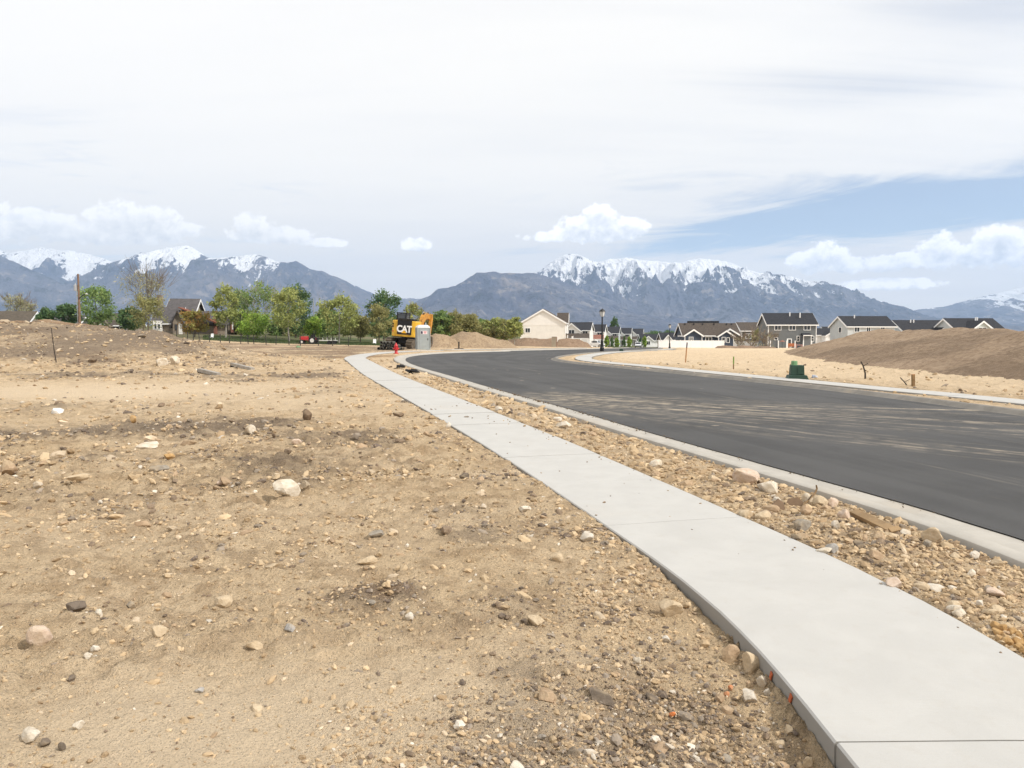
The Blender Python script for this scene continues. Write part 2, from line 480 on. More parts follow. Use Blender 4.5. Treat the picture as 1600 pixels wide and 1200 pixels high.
def ground_fields(X, Y):
    X = np.asarray(X, float); Y = np.asarray(Y, float)
    z = zbase(X, Y)
    bk = bank(X, Y)
    dk, sm, rd = zones(X, Y)
    near = np.clip(1.25 - Y / 160, .0, 1)
    rough = np.clip(1 - .88 * sm, .08, 1) * (1 + .5 * dk)
    d = .045 * fbm(X * .55, Y * .55, 3, 3) * np.clip(Y / 8, .35, 1.6)
    d += .042 * rough * fbm(X * 3.1, Y * 3.1, 3, 70)
    cl = ridged(X * 6.3 + .8 * fbm(X * 4, Y * 4, 2, 81), Y * 7.6, 3, 90)
    cm_ = np.clip(.35 + 1.2 * fbm(X * .8, Y * 1.1, 3, 99), 0, 1.2)
    d += .022 * rough * cm_ * sstep(vnoise(X * 8.5 + 2 * vnoise(X * 3, Y * 3, 5), Y * 8.5, 66), .5, .85)
    d += .105 * rough * (cl - .40) * (.45 + .6 * cm_) + .03 * rough * np.clip(fbm(X * 14, Y * 14, 2, 95), 0, 1)
    d += .055 * dk * (1 - sm) * (ridged(X * 2.3, Y * 2.9, 3, 97) - .42)
    # shallow wheel ruts swinging across the lot
    rr_ = np.hypot(X + 13, Y + 4.5)
    rut = np.exp(-(((rr_ - 14.2) / .22) ** 2)) + np.exp(-(((rr_ - 16.0) / .22) ** 2)) + .7 * np.exp(-(((rr_ - 20.5) / .3) ** 2))
    th_ = np.arctan2(Y + 4.5, X + 13)
    cleat = np.sign(np.sin(th_ * 15.0 / .075)) * np.clip(fbm(X * .9, Y * .9, 2, 57) + .35, 0, 1)
    d += rut * (X < 1.2) * (-.030 + .013 * cleat * (Y < 16))
    z = z + d * near + bk + .10 * fbm(X * .4, Y * .4, 4, 77) * sstep(bk, .05, .5)
    far = sstep(Y, 60, 200)
    z = z + far * .25 * fbm(X * .05, Y * .05, 3, 14)
    # keep it below the slabs and the asphalt
    ok = (Y < 262) & (np.abs(X) < 70)
    dl = np.full(X.shape, 99.); dr = dl.copy(); ins = np.zeros(X.shape, bool); dk_l = dl.copy(); dk_r = dl.copy()
    if ok.any():
        xx, yy = X[ok], Y[ok]
        a = np.full(xx.shape, 99.); c = a.copy(); e = a.copy(); g = a.copy()
        mL = (xx < 42) ; 
        a[mL] = dist_line(xx[mL], yy[mL], WALK_L[::2]); mR = xx > -2
        c[mR] = dist_line(xx[mR], yy[mR], WALK_R[::2])
        i_ = inside(xx, yy, LOTP)
        e[:] = dist_line(xx, yy, KL[::2]); g[mR] = dist_line(xx[mR], yy[mR], KR[::2])
        dl[ok] = a; dr[ok] = c; ins[ok] = i_; dk_l[ok] = e; dk_r[ok] = g
    cell = np.clip(Y * .006, .03, 1.5)
    dw = np.minimum(dl, dr); dkb = np.minimum(dk_l, dk_r)
    level = zbase(X, Y)
    # ground meets the walks: a step on the near left, flush farther on
    step = np.interp(Y, [0, 2.9, 3.6, 4.5, 5.4, 6.6, 9, 40, 80], [.16, .135, .115, .075, .03, .012, .008, .04, .09])
    side = (X < np.interp(Y, WALK_L[:420, 1], WALK_L[:420, 0])) & (Y < 46)
    step = np.where(side, step, np.interp(Y, [0, 8, 40, 80], [.035, .03, .04, .10]))
    wj = dw + .22 * fbm(X * 3.3, Y * 3.3, 3, 51) * np.clip(1.2 - Y / 60, 0, 1)
    e_ = sstep(wj, HW + 1.3, HW + .05)
    z = z * (1 - e_) + (level - step + (z - level) * .55) * e_
    strip = (dw < 6) & (~ins)
    z = np.where(strip & (dkb < 2.4), level + (z - level) * .55, z)
    e2 = sstep(dkb, .8, .15) * strip
    z = z * (1 - e2) + np.minimum(z, level - np.interp(Y, [0, 40, 80], [.03, .045, .10])) * e2
    low1 = sstep(HW - dw, -.02, np.maximum(.10, cell * .7)) * .22
    low2 = np.where(ins, sstep(dkb, 0., np.maximum(.15, cell)) * .5, 0)
    z = np.where(ins | (dkb < .04) & (dw < 6), np.minimum(z, level - .07), z)
    z = np.where(dw < HW - .01, np.minimum(z, level - .05), z)
    z = z - np.maximum(low1, low2)
    return z, dk, sm, rd, dw, ins, dkb, bk
def gz(X, Y):
    a = np.atleast_1d(np.asarray(X, float)); c = np.atleast_1d(np.asarray(Y, float))
    r_ = ground_fields(a, c)[0]
    return float(r_[0]) if np.isscalar(X) or np.ndim(X) == 0 else r_
def on_ground(px, py):
    """photo pixel -> first point where its sight line meets the real (bumpy) surface"""
    d = ray(px, py); t = np.geomspace(1.5, 260, 420)
    for _ in range(2):
        zz = ground_fields(d.x * t, d.y * t)[0]
        k = np.nonzero(CAMZ + d.z * t < zz)[0]
        k = k[0] if len(k) else len(t) - 1
        t = np.linspace(t[max(0, k - 1)], t[k], 24)
    tt = t[min(len(t) - 1, max(0, k))] if k < len(t) else t[-1]
    X_, Y_ = d.x * tt, d.y * tt
    return Vector((X_, Y_, gz(X_, Y_)))

# ------------------------------------------------------------------ ground materials
def dirt_material(name, sand, sand2, dark, red, bumpd=.02):
    m = bpy.data.materials.new(name); m.use_nodes = True
    b = NB(m.node_tree); bs = m.node_tree.nodes['Principled BSDF']
    pos = b.n('ShaderNodeNewGeometry').outputs['Position']
    n1 = b.noise(pos, .55, 6, .6); n2 = b.noise(pos, 4.5, 6, .65); n3 = b.noise(pos, 38., 5, .7); n4 = b.noise(pos, 140., 3, .7)
    c = b.mix(b.ss(n1, .35, .68), sand, sand2)
    shade_c = tuple(k * w for k, w in zip(sand, (.52, .46, .42)))
    c = b.mix(b.m('MULTIPLY', b.ss(n2, .45, .63), .56), c, shade_c)
    nb = b.noise(pos, 1.7, 5, .7)
    c = b.mix(b.m('MULTIPLY', b.ss(nb, .50, .66), b.m('SUBTRACT', .58, b.m('MULTIPLY', b.attr('smooth'), .54))), c, shade_c)
    dk = b.attr('dark'); rd = b.attr('red'); sm = b.attr('smooth')
    c = b.mix(b.m('MULTIPLY', b.ss(b.m('ADD', dk, b.m('MULTIPLY', b.m('SUBTRACT', n2, .5), .8)), .1, .8), .92), c, dark)
    c = b.mix(b.m('MULTIPLY', b.ss(b.m('ADD', rd, b.m('MULTIPLY', b.m('SUBTRACT', n2, .5), .7)), .2, .85), .8), c, red)
    c = b.mix(b.m('MULTIPLY', sm, .85), c, (.75, .60, .42))                   # fine packed dust
    # grit: light and dark specks that belong to the soil
    vo = b.n('ShaderNodeTexVoronoi'); b.put(vo.inputs['Vector'], pos); vo.inputs['Scale'].default_value = 110.
    vr = b.sep(vo.outputs['Color'])[0]
    spk = b.m('MULTIPLY', b.ss(vo.outputs['Distance'], .45, .2), b.ss(vr, .76, .80))
    c = b.mix(b.m('MULTIPLY', spk, .55), c, (.62, .54, .43))
    spk2 = b.m('MULTIPLY', b.ss(vo.outputs['Distance'], .5, .25), b.ss(vr, .20, .16))
    c = b.mix(b.m('MULTIPLY', spk2, b.m('ADD', .30, b.m('MULTIPLY', dk, .35))), c, (.105, .082, .065))
    c = b.mix(b.m('MULTIPLY', b.ss(n3, .5, .72), b.m('SUBTRACT', .66, b.m('MULTIPLY', sm, .58))), c, tuple(k * .42 for k in sand))
    c = b.mix(b.m('MULTIPLY', b.ss(n4, .50, .70), .42), c, tuple(min(1, k * 1.40) for k in sand))
    vo2 = b.n('ShaderNodeTexVoronoi'); b.put(vo2.inputs['Vector'], pos); vo2.inputs['Scale'].default_value = 125.
    v2 = b.sep(vo2.outputs['Color'])[0]
    c = b.mix(b.m('MULTIPLY', b.m('MULTIPLY', b.ss(vo2.outputs['Distance'], .5, .25), b.ss(v2, .24, .18)), .55), c, tuple(k * .33 for k in sand))
    # green-brown land far off
    far = b.attr('grass')
    c = b.mix(far, c, b.mix(b.ss(b.noise(pos, .02, 4, .6), .4, .6), (.085, .105, .040), (.17, .15, .085)))
    b.put(bs.inputs['Base Color'], c)
    bs.inputs['Roughness'].default_value = .95; bs.inputs['Specular IOR Level'].default_value = .12
    bp = b.n('ShaderNodeBump'); bp.inputs['Distance'].default_value = bumpd; bp.inputs['Strength'].default_value = .9
    n5 = b.noise(pos, 13., 5, .7)
    hgt = b.m('ADD', b.m('ADD', b.m('MULTIPLY', n3, .8), b.m('MULTIPLY', n5, b.m('SUBTRACT', 1.5, sm))), b.m('ADD', b.m('MULTIPLY', n4, .30), b.m('MULTIPLY', spk, .25)))
    b.put(bp.inputs['Height'], hgt); b.put(bs.inputs['Normal'], bp.outputs[0])
    return m
M_DIRT = dirt_material('dirt', (.65, .485, .30), (.725, .56, .37), (.185, .142, .108), (.27, .155, .08), .06)

# ------------------------------------------------------------------ the ground: one sheet out to the mountains
def build_ground():
    rows = np.concatenate([np.linspace(-8, 1.1, 24), np.geomspace(1.2, 40, 600), np.geomspace(40.3, 130, 165), np.geomspace(132, 12600, 95)])
    U = np.linspace(-1.08, 1.08, 630)
    Y = np.repeat(rows[:, None], len(U), 1)
    half = np.maximum(rows + 5.5, 9.0) * 0.80 * np.interp(rows, [0, 130, 1200], [1, 1, 1.5])
    X = U[None, :] * half[:, None]
    jit = rng.uniform(-.35, .35, X.shape) * (half[:, None] * 2.16 / len(U)) * (np.abs(U)[None, :] < 1.07)
    X = X + jit
    x, y = X.ravel(), Y.ravel()
    z, dk, sm, rd, dw, ins, dkb, bk = ground_fields(x, y)
    me = big_mesh('ground', np.stack([x, y, z], 1), grid_quads(len(rows), len(U)), mats=[M_DIRT], smooth=True)
    dk2 = np.clip(dk * (1 - .5 * sstep(bk, .1, .8)) + 1.15 * sstep(bk, .1, .8) * (.55 + .45 * fbm(x * .25, y * .25, 3, 33)), 0, 1)
    rd2 = np.clip(rd + .8 * sstep(bk, .05, .6) * sstep(fbm(x * .1, y * .2, 3, 35), -.5, .3), 0, 1)
    torn = sstep(y, 40, 52) * (1 - sstep(y, 104, 110)) * sstep(x, -7, -11) * (.5 + .5 * sstep(fbm(x * .3, y * .12, 3, 88), -.4, .3))
    dk2 = np.clip(dk2 + .55 * torn, 0, 1); rd2 = np.clip(rd2 + .5 * torn, 0, 1)
    strip = ((dw < 3.5) & (dkb < 3.5) & (x > -12) & (y < 70)).astype(float)
    dk2 = np.where(strip > 0, dk2 * .5, dk2)
    right = sstep(x - np.interp(y, WALK_R[:, 1], WALK_R[:, 0]), .5, 3) * (y < 200)
    dk2 *= 1 - .7 * right
    set_attr(me, 'grass', np.maximum(sstep(y, 190, 300), sstep(y + 2 * fbm(x * .2, y * .2, 2, 5), 109, 114) * sstep(x, -11, -15)));
    set_attr(me, 'dark', dk2); set_attr(me, 'smooth', np.clip(sm + right * .6, 0, 1)); set_attr(me, 'red', rd2 * (1 - right))
    o = link('ground', me); tag(o, kind='structure')
build_ground()

# ------------------------------------------------------------------ concrete and asphalt
def concrete_material(name, base, stain=.25, lines=True):
    m = bpy.data.materials.new(name); m.use_nodes = True
    b = NB(m.node_tree); bs = m.node_tree.nodes['Principled BSDF']
    pos = b.n('ShaderNodeNewGeometry').outputs['Position']
    n1 = b.noise(pos, 2.4, 6, .62, .4); n2 = b.noise(pos, 9., 5, .6); n3 = b.noise(pos, 220., 3, .7)
    c = b.mix(b.ss(n1, .32, .70), tuple(k * (1 - .13 * stain * 4) for k in base), base)
    c = b.mix(b.m('MULTIPLY', b.ss(n2, .52, .74), .22), c, tuple(k * w for k, w in zip(base, (.84, .80, .74))))
    c = b.mix(b.m('MULTIPLY', b.ss(n3, .45, .75), .16), c, tuple(k * .62 for k in base))
    # dusty wash of soil in drifts
    n4 = b.noise(pos, .42, 4, .6)
    c = b.mix(b.m('MULTIPLY', b.ss(n4, .55, .74), stain), c, (.50, .40, .28))
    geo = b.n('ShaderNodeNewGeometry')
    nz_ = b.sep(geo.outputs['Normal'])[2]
    c = b.mix(b.m('MULTIPLY', b.ss(nz_, .6, .2), .75), c, (.25, .235, .21))      # formed edges, mixed to a darker grey
    b.put(bs.inputs['Base Color'], c)
    bs.inputs['Roughness'].default_value = .88; bs.inputs['Specular IOR Level'].default_value = .2
    mp = b.n('ShaderNodeMapping'); b.put(mp.inputs[0], pos); mp.inputs['Rotation'].default_value = (0, 0, R(-14)); mp.inputs['Scale'].default_value = (3, 160, 1)
    brush = b.noise(mp.outputs[0], 1., 2, .5)
    bp = b.n('ShaderNodeBump'); bp.inputs['Distance'].default_value = .004; bp.inputs['Strength'].default_value = .55
    b.put(bp.inputs['Height'], b.m('ADD', b.m('MULTIPLY', brush, .6 if lines else 0.), b.m('MULTIPLY', n3, .6))); b.put(bs.inputs['Normal'], bp.outputs[0])
    return m
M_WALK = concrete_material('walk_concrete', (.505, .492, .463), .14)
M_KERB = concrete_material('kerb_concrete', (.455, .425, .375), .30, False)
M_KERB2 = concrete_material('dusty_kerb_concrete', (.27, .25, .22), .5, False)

def build_walk(name, line, label, spacing, end, HW=HW):
    P = resample(line, step=.15)
    s = np.arange(len(P)) * .15
    N = normals2(P)
    root = empty(name, (0, 0, 0)); tag(root, label, kind='structure')
    k = 0; a = 0.
    off = spacing * .5
    while a < min(end, s[-1] - spacing):
        e = a + spacing
        n = 7
        t = np.linspace(a + .0026, e - .0026, n)
        cx = np.interp(t, s, P[:, 0]); cy = np.interp(t, s, P[:, 1]); nx = np.interp(t, s, N[:, 0]); ny = np.interp(t, s, N[:, 1])
        lift = rng.normal(0, .0022) + (.05 if cy[0] > 70 else 0.)
        jl, jr = rng.normal(0, .004, 2)
        vs = []; bv = .009
        for i in range(n):
            endi = i in (0, n - 1)
            for (o_, dz) in ((HW + jl, -.30), (HW + jl, -bv), (HW + jl - bv, 0.), (0, .004), (-HW - jr + bv, 0.), (-HW - jr, -bv), (-HW - jr, -.30)):
                X_, Y_ = cx[i] + nx[i] * o_, cy[i] + ny[i] * o_
                z_ = float(zbase(cx[i], cy[i])) + dz + lift - (bv * .25 if endi and dz > -.1 else 0)
                vs.append((X_, Y_, z_))
        w = 7
        # a thin rounded row at each end
        ts = [a + .012, e - .012]
        fs = []
        for i in range(n - 1):
            for j in range(w - 1):
                fs.append((i * w + j, i * w + j + 1, (i + 1) * w + j + 1, (i + 1) * w + j))
        fs.append(tuple(range(w - 1, -1, -1))); fs.append(tuple((n - 1) * w + j for j in range(w)))
        mb = MB(); mb.add(vs, fs)
        mb.build('panel', M_WALK, root)
        a = e; k += 1
    return root
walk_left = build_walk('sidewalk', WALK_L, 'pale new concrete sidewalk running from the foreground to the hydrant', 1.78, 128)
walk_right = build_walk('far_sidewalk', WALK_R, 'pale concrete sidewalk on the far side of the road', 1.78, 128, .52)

def build_kerb(name, line, sgn, label, KW=KW):
    P = resample(line, step=.35); N = normals2(P) * sgn           # N points to the dirt
    prof = [(KW, -.32), (KW, -.006), (KW - .01, .0), (KW - .17, .0), (KW - .19, -.012), (KW - .30, -.085), (KW * .28, -.105), (-.03, -.092), (-.03, -.4)]
    prof = prof if True else prof
    nP, w = len(P), len(prof)
    far = (P[:, 1] > 70) * .05
    V = np.zeros((nP, w, 3))
    for j, (o_, dz) in enumerate(prof):
        V[:, j, 0] = P[:, 0] + N[:, 0] * o_; V[:, j, 1] = P[:, 1] + N[:, 1] * o_
        V[:, j, 2] = zbase(P[:, 0], P[:, 1]) + dz + far
    q = grid_quads(nP, w)
    if sgn > 0: q = q[:, ::-1]
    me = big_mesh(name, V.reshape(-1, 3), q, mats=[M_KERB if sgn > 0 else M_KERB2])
    o = link(name, me); tag(o, label, kind='structure')
build_kerb('kerb', ROAD_L, 1, 'pale rolled concrete kerb between dirt strip and road')
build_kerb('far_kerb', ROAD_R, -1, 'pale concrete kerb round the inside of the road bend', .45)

def asphalt():
    m = bpy.data.materials.new('asphalt'); m.use_nodes = True
    b = NB(m.node_tree); bs = m.node_tree.nodes['Principled BSDF']
    pos = b.n('ShaderNodeNewGeometry').outputs['Position']
    X, Y, Z = b.sep(pos)
    uv = b.n('ShaderNodeUVMap', uv_map='along').outputs[0]
    n1 = b.noise(pos, .35, 5, .6); n3 = b.noise(pos, 160., 4, .75); n2 = b.noise(pos, 3., 6, .7)
    mp = b.n('ShaderNodeMapping'); b.put(mp.inputs[0], uv); mp.inputs['Scale'].default_value = (1.6, .05, 1)
    lane = b.noise(mp.outputs[0], 1., 5, .6, .3)
    c = b.mix(b.ss(b.m('ADD', b.m('MULTIPLY', n1, .5), b.m('MULTIPLY', lane, .5)), .38, .62), (.054, .053, .052), (.082, .080, .078))
    c = b.mix(b.m('MULTIPLY', b.ss(n3, .5, .72), .5), c, (.155, .15, .143))
    c = b.mix(b.m('MULTIPLY', b.ss(n3, .46, .28), .45), c, (.03, .029, .028))
    # dried soil dragged across by tyres, from the lot entrance away to the right
    def streaks(cx, cy, ang, wid, amt, seedz, sx=.14, sy=3.6):
        ca, sa = math.cos(ang), math.sin(ang)
        dx = b.m('SUBTRACT', X, cx); dy = b.m('SUBTRACT', Y, cy)
        al = b.m('ADD', b.m('MULTIPLY', dx, ca), b.m('MULTIPLY', dy, sa))
        ac = b.m('SUBTRACT', b.m('MULTIPLY', dy, ca), b.m('MULTIPLY', dx, sa))
        ac = b.m('SUBTRACT', ac, b.m('MULTIPLY', b.m('MULTIPLY', al, al), .022))
        nn = b.noise(b.comb(b.m('MULTIPLY', al, sx), b.m('MULTIPLY', ac, sy), seedz), 1., 6, .72, .25)
        g = b.m('MULTIPLY', b.ss(b.m('ABSOLUTE', ac), wid, wid * .15), b.ss(al, -1.5, .5))
        return b.m('MULTIPLY', b.ss(nn, .44, .66), b.m('MULTIPLY', g, amt))
    s1 = streaks(.6, 20.2, math.atan2(-8.8, 7.4), 2.4, .9, 1.)
    s2 = streaks(.6, 20.2, math.atan2(-5.2, 8.8), 1.8, .85, 7.)
    s3 = streaks(1.6, 17.5, math.atan2(-9.2, 4.6), 1.3, .5, 13., .3, 4.)
    mp2 = b.n('ShaderNodeMapping'); b.put(mp2.inputs[0], uv); mp2.inputs['Scale'].default_value = (3.2, .14, 1); mp2.inputs['Rotation'].default_value = (0, 0, R(3))
    gen = b.m('MULTIPLY', b.ss(b.noise(mp2.outputs[0], 1., 7, .72, .3), .58, .75), .42)
    s = b.m('MAXIMUM', b.m('MAXIMUM', s1, s2), b.m('MAXIMUM', s3, gen))
    s = b.m('MULTIPLY', s, b.m('ADD', .12, b.m('MULTIPLY', b.ss(n2, .38, .62), .95)), clamp=True)
    c = b.mix(s, c, (.46, .385, .285))
    # small splashes of pale soil
    vo = b.n('ShaderNodeTexVoronoi'); b.put(vo.inputs['Vector'], pos); vo.inputs['Scale'].default_value = 1.1
    sp = b.m('MULTIPLY', b.ss(b.m('ADD', vo.outputs['Distance'], b.m('MULTIPLY', n2, .16)), .19, .13), b.ss(b.sep(vo.outputs['Color'])[1], .80, .86))
    c = b.mix(b.m('MULTIPLY', sp, .6), c, (.44, .37, .27))
    b.put(bs.inputs['Base Color'], c)
    bs.inputs['Roughness'].default_value = .82; bs.inputs['Specular IOR Level'].default_value = .25
    bp = b.n('ShaderNodeBump'); bp.inputs['Distance'].default_value = .006; bp.inputs['Strength'].default_value = .6
    b.put(bp.inputs['Height'], n3); b.put(bs.inputs['Normal'], bp.outputs[0])
    return m
def build_road():
    n, w = 420, 15
    # pair the edges along the bend by matching key stations
    keyL = [0, .12, .30, .46, .56, .70, 1.0]; keyR = [0, .12, .30, .44, .53, .66, 1.0]
    s = np.linspace(0, 1, n)
    def samp(P, key):
        L_ = resample(P, n=2000)
        i_ = np.interp(s, np.linspace(0, 1, len(key)), key) * 1999
        return np.stack([np.interp(i_, np.arange(2000), L_[:, 0]), np.interp(i_, np.arange(2000), L_[:, 1])], 1)
    A, B = samp(ROAD_L, keyL), samp(ROAD_R, keyR)
    # ragged laid edge
    rag = .018 * fbm(A[:, 0] * 4, A[:, 1] * 4, 3, 7)
    V = np.zeros((n, w, 3))
    for j in range(w):
        t = j / (w - 1)
        V[:, j, :2] = A * (1 - t) + B * t
    V[:, 0, 0] -= rag + .01
    V[:, :, 2] = zbase(V[:, :, 0], V[:, :, 1]) - .085 + .03 * np.sin(np.linspace(0, math.pi, w))[None, :] + (V[:, :, 1] > 70) * .05
    me = big_mesh('road', V.reshape(-1, 3), grid_quads(n, w), mats=[asphalt()], smooth=True)
    C = resample((A + B) / 2, n=n)
    L_ = np.r_[0, np.cumsum(np.linalg.norm(np.diff((A + B) / 2, axis=0), axis=1))]
    uvv = np.zeros((n, w, 2)); uvv[:, :, 0] = np.linspace(0, 8.4, w)[None, :]; uvv[:, :, 1] = L_[:, None]
    vi = np.zeros(len(me.loops), np.int32); me.loops.foreach_get('vertex_index', vi)
    uvl = me.uv_layers.new(name='along'); uvl.data.foreach_set('uv', uvv.reshape(-1, 2)[vi].astype(np.float32).ravel())
    tag(link('road', me), 'new dark asphalt road bending away to the right', kind='structure')
build_road()

# ------------------------------------------------------------------ mountains
def mountain_material():
    m = bpy.data.materials.new('mountain'); m.use_nodes = True
    b = NB(m.node_tree); bs = m.node_tree.nodes['Principled BSDF']
    pos = b.n('ShaderNodeNewGeometry').outputs['Position']
    n1 = b.noise(pos, .0011, 6, .6); n2 = b.noise(pos, .006, 7, .65); n3 = b.noise(pos, .022, 5, .7)
    c = b.mix(b.ss(n1, .38, .62), (.075, .085, .132), (.15, .15, .185))  # rock tones carry some painted-in haze blue of distance
    c = b.mix(b.m('MULTIPLY', b.ss(n2, .54, .68), .8), c, (.33, .295, .275))
    c = b.mix(b.m('MULTIPLY', b.ss(n2, .47, .34), .75), c, (.026, .032, .036))
    c = b.mix(b.m('MULTIPLY', b.ss(n3, .55, .75), .3), c, (.30, .27, .25))
    c = b.mix(b.m('MULTIPLY', b.attr('bare'), .7), c, (.40, .325, .275))  # pale bare ground, and sunlit slope tone painted into the colour
    sn = b.attr('snow')
    vs = b.v('MULTIPLY', pos, (.016, .003, .005)); n6 = b.noise(vs, 1., 6, .65, .4)
    s = b.ss(b.m('ADD', sn, b.m('ADD', b.m('MULTIPLY', b.m('SUBTRACT', n3, .5), .9), b.m('ADD', b.m('MULTIPLY', b.m('SUBTRACT', n2, .5), 1.2), b.m('MULTIPLY', b.m('SUBTRACT', n6, .5), 2.6)))), .38, .56)
    c = b.mix(s, c, (.93, .94, .96))
    b.put(bs.inputs['Base Color'], c)
    bs.inputs['Roughness'].default_value = .9; bs.inputs['Specular IOR Level'].default_value = .1
    bp = b.n('ShaderNodeBump'); bp.inputs['Distance'].default_value = 110.; bp.inputs['Strength'].default_value = .8
    b.put(bp.inputs['Height'], b.m('ADD', b.m('ADD', n2, b.m('MULTIPLY', n3, .5)), b.m('MULTIPLY', n6, .5))); b.put(bs.inputs['Normal'], bp.outputs[0])
    return m
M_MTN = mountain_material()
def mountain(name, crest, D, width, back, snow_y, seed, label, nx=620, nv=150, spur=.22, bare=()):
    P = np.array(crest, float)
    px = np.linspace(P[0, 0], P[-1, 0], nx)
    py = np.interp(px, P[:, 0], P[:, 1])
    py = py + fbm(px * .11, px * 0, 4, seed + 3) * 1.5 * np.clip((512 - py) / 60, 0, 1)
    X0 = (px - 800) / F * D
    Zc = np.maximum(CAMZ + (518 - py) / F * D * 1.0, 2.)
    T = np.concatenate([np.linspace(-1, 0, 26)[:-1], np.linspace(0, 1, int(nv * .62)) ** 1.25])
    X = np.repeat(X0[None, :], len(T), 0); t = np.repeat(T[:, None], nx, 1)
    dist = np.where(t < 0, -t * back, t * width)
    Yv = D - np.where(t < 0, t * back, t * width)
    # spurs run down from the crest; the coarse crest height is smoothed along the range with distance from it
    Zs = Zc.copy()
    ker = np.exp(-np.linspace(-2.2, 2.2, 61) ** 2); ker /= ker.sum()
    Zs = np.convolve(np.pad(Zc, 30, mode='edge'), ker, 'valid')
    w_ = sstep(np.abs(t), .0, .35)
    base = Zc[None, :] * (1 - w_) + Zs[None, :] * w_
    prof = np.where(t < 0, (1 - np.clip(-t, 0, 1)) ** 1.2, (1 - np.clip(t, 0, 1)) ** 1.35)
    H = base * prof
    sc = 1.0 / 620.0
    wx = 260 * fbm(X * sc * .8, Yv * sc * .8, 3, seed)
    rg = ridged((X + wx) * sc * 1.05, (Yv + wx) * sc * .42, 5, seed + 5, .52)
    rg2 = ridged((X - wx) * sc * 3.3, Yv * sc * 1.5, 4, seed + 9, .5)
    env = np.clip(np.abs(t) / .16, 0, 1) ** .8 * (1 - np.clip(np.abs(t), 0, 1)) ** .7
    amp = spur * Zs[None, :]
    H = H + amp * env * ((rg - .45) * 1.9 + (rg2 - .45) * .85)
    # keep the skyline where it stands: nothing in front may rise over the crest seen from the plain
    lim = (Zc[None, :] - CAMZ) / D * Yv * (.995 - .02 * np.clip(t / .1, 0, 1)) + CAMZ
    H = np.where(t > 0, np.minimum(H, np.maximum(lim, -2)), H)
    H = np.where(t < 0, np.minimum(H, Zc[None, :] * (1 + t * .15)), H)
    H = np.maximum(H, -40) * 1.0
    H = np.where(np.abs(t) > .97, np.minimum(H, -12), H)
    sy = np.interp(px, [a for a, c in snow_y], [c for a, c in snow_y])      # photo row where snow gives out
    zs = CAMZ + (518 - sy) / F * D
    gul = (rg - .45) * 1.3 + (rg2 - .45) * .9
    slope_h = H - zs[None, :]
    snow = .68 + slope_h / (D * .034) - gul * 1.15
    bz = np.zeros_like(H)
    for (bx, by, rx, ry, a_) in bare:
        ppx = 800 + X / Yv * F; ppy = 518 - (H - CAMZ) / Yv * F
        bz = np.maximum(bz, a_ * np.exp(-(((ppx - bx) / rx) ** 2 + ((ppy - by) / ry) ** 2)) * np.clip(.5 + 1.3 * fbm(X / 90, Yv / 90, 3, seed + 70), 0, 1))
    co = np.stack([X.ravel(), Yv.ravel(), H.ravel()], 1)
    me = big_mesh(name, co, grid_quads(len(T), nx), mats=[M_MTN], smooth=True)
    set_attr(me, 'snow', np.clip(snow, -3, 3).ravel()); set_attr(me, 'bare', bz.ravel())
    tag(link(name, me), label, kind='structure')
NOS = [(-2000, 100), (3000, 100)]
mountain('mountain_left_rear', [(-420, 440), (-260, 415), (-150, 400), (-80, 388), (0, 392), (20, 396), (45, 393), (70, 388.5), (95, 391), (120, 393), (150, 400), (172, 406), (190, 415), (240, 445), (300, 480), (340, 510)],
         10800, 2800, 900, [(-400, 420), (0, 406), (60, 414), (100, 416), (150, 413), (190, 412), (240, 420), (300, 430)], 101, 'snow covered peaks behind the left end of the range', 420, 110)
mountain('mountain_left_shoulder', [(-620, 420), (-400, 400), (-200, 385), (-80, 388), (0, 398), (30, 411), (60, 425), (110, 447), (160, 470), (210, 495), (240, 512)],
         8600, 2600, 1300, NOS, 131, 'blue shadowed mountain shoulder at the left edge', 420, 110)
mountain('mountain_left_range', [(30, 505), (80, 470), (120, 440), (150, 427), (185, 417), (205, 406), (225, 399), (250, 392), (270, 388), (297, 384), (310, 391), (325, 402), (340, 405), (365, 402), (400, 399), (418, 402),
          (435, 410), (450, 412), (465, 409), (487, 421), (505, 424), (520, 431), (540, 438), (560, 450), (590, 463), (615, 482), (650, 512)],
         9500, 3000, 1400, [(100, 400), (190, 418), (230, 413), (270, 413), (300, 416), (325, 422), (340, 411), (380, 407), (420, 405), (440, 402), (480, 390), (600, 380)], 151,
         'left mountain range with a pointed snowy peak', 640, 150, bare=((520, 462, 26, 22, 1.), (345, 450, 40, 18, .6), (500, 470, 40, 12, .6)))  # middle patch paints a sunlit slope
mountain('mountain_gap', [(480, 505), (530, 468), (558, 447), (590, 462), (612, 467), (640, 466), (662, 467.5), (700, 476), (760, 492), (800, 508)], 12000, 2000, 600, NOS, 171, 'hazy blue hills in the gap between the ranges', 240, 70)
mountain('mountain_bench', [(590, 512), (625, 489), (650, 472), (672, 462), (685, 453), (700, 450), (715, 447), (730, 436), (745, 427), (770, 426), (800, 428), (830, 427), (850, 431), (880, 441), (920, 456), (980, 480), (1050, 510)],
         7800, 2500, 1300, NOS, 191, 'flat topped blue mountain in front of the snowy ridge', 500, 140, bare=((800, 447, 16, 16, .9), (700, 495, 60, 12, .6), (840, 470, 40, 14, .4)))
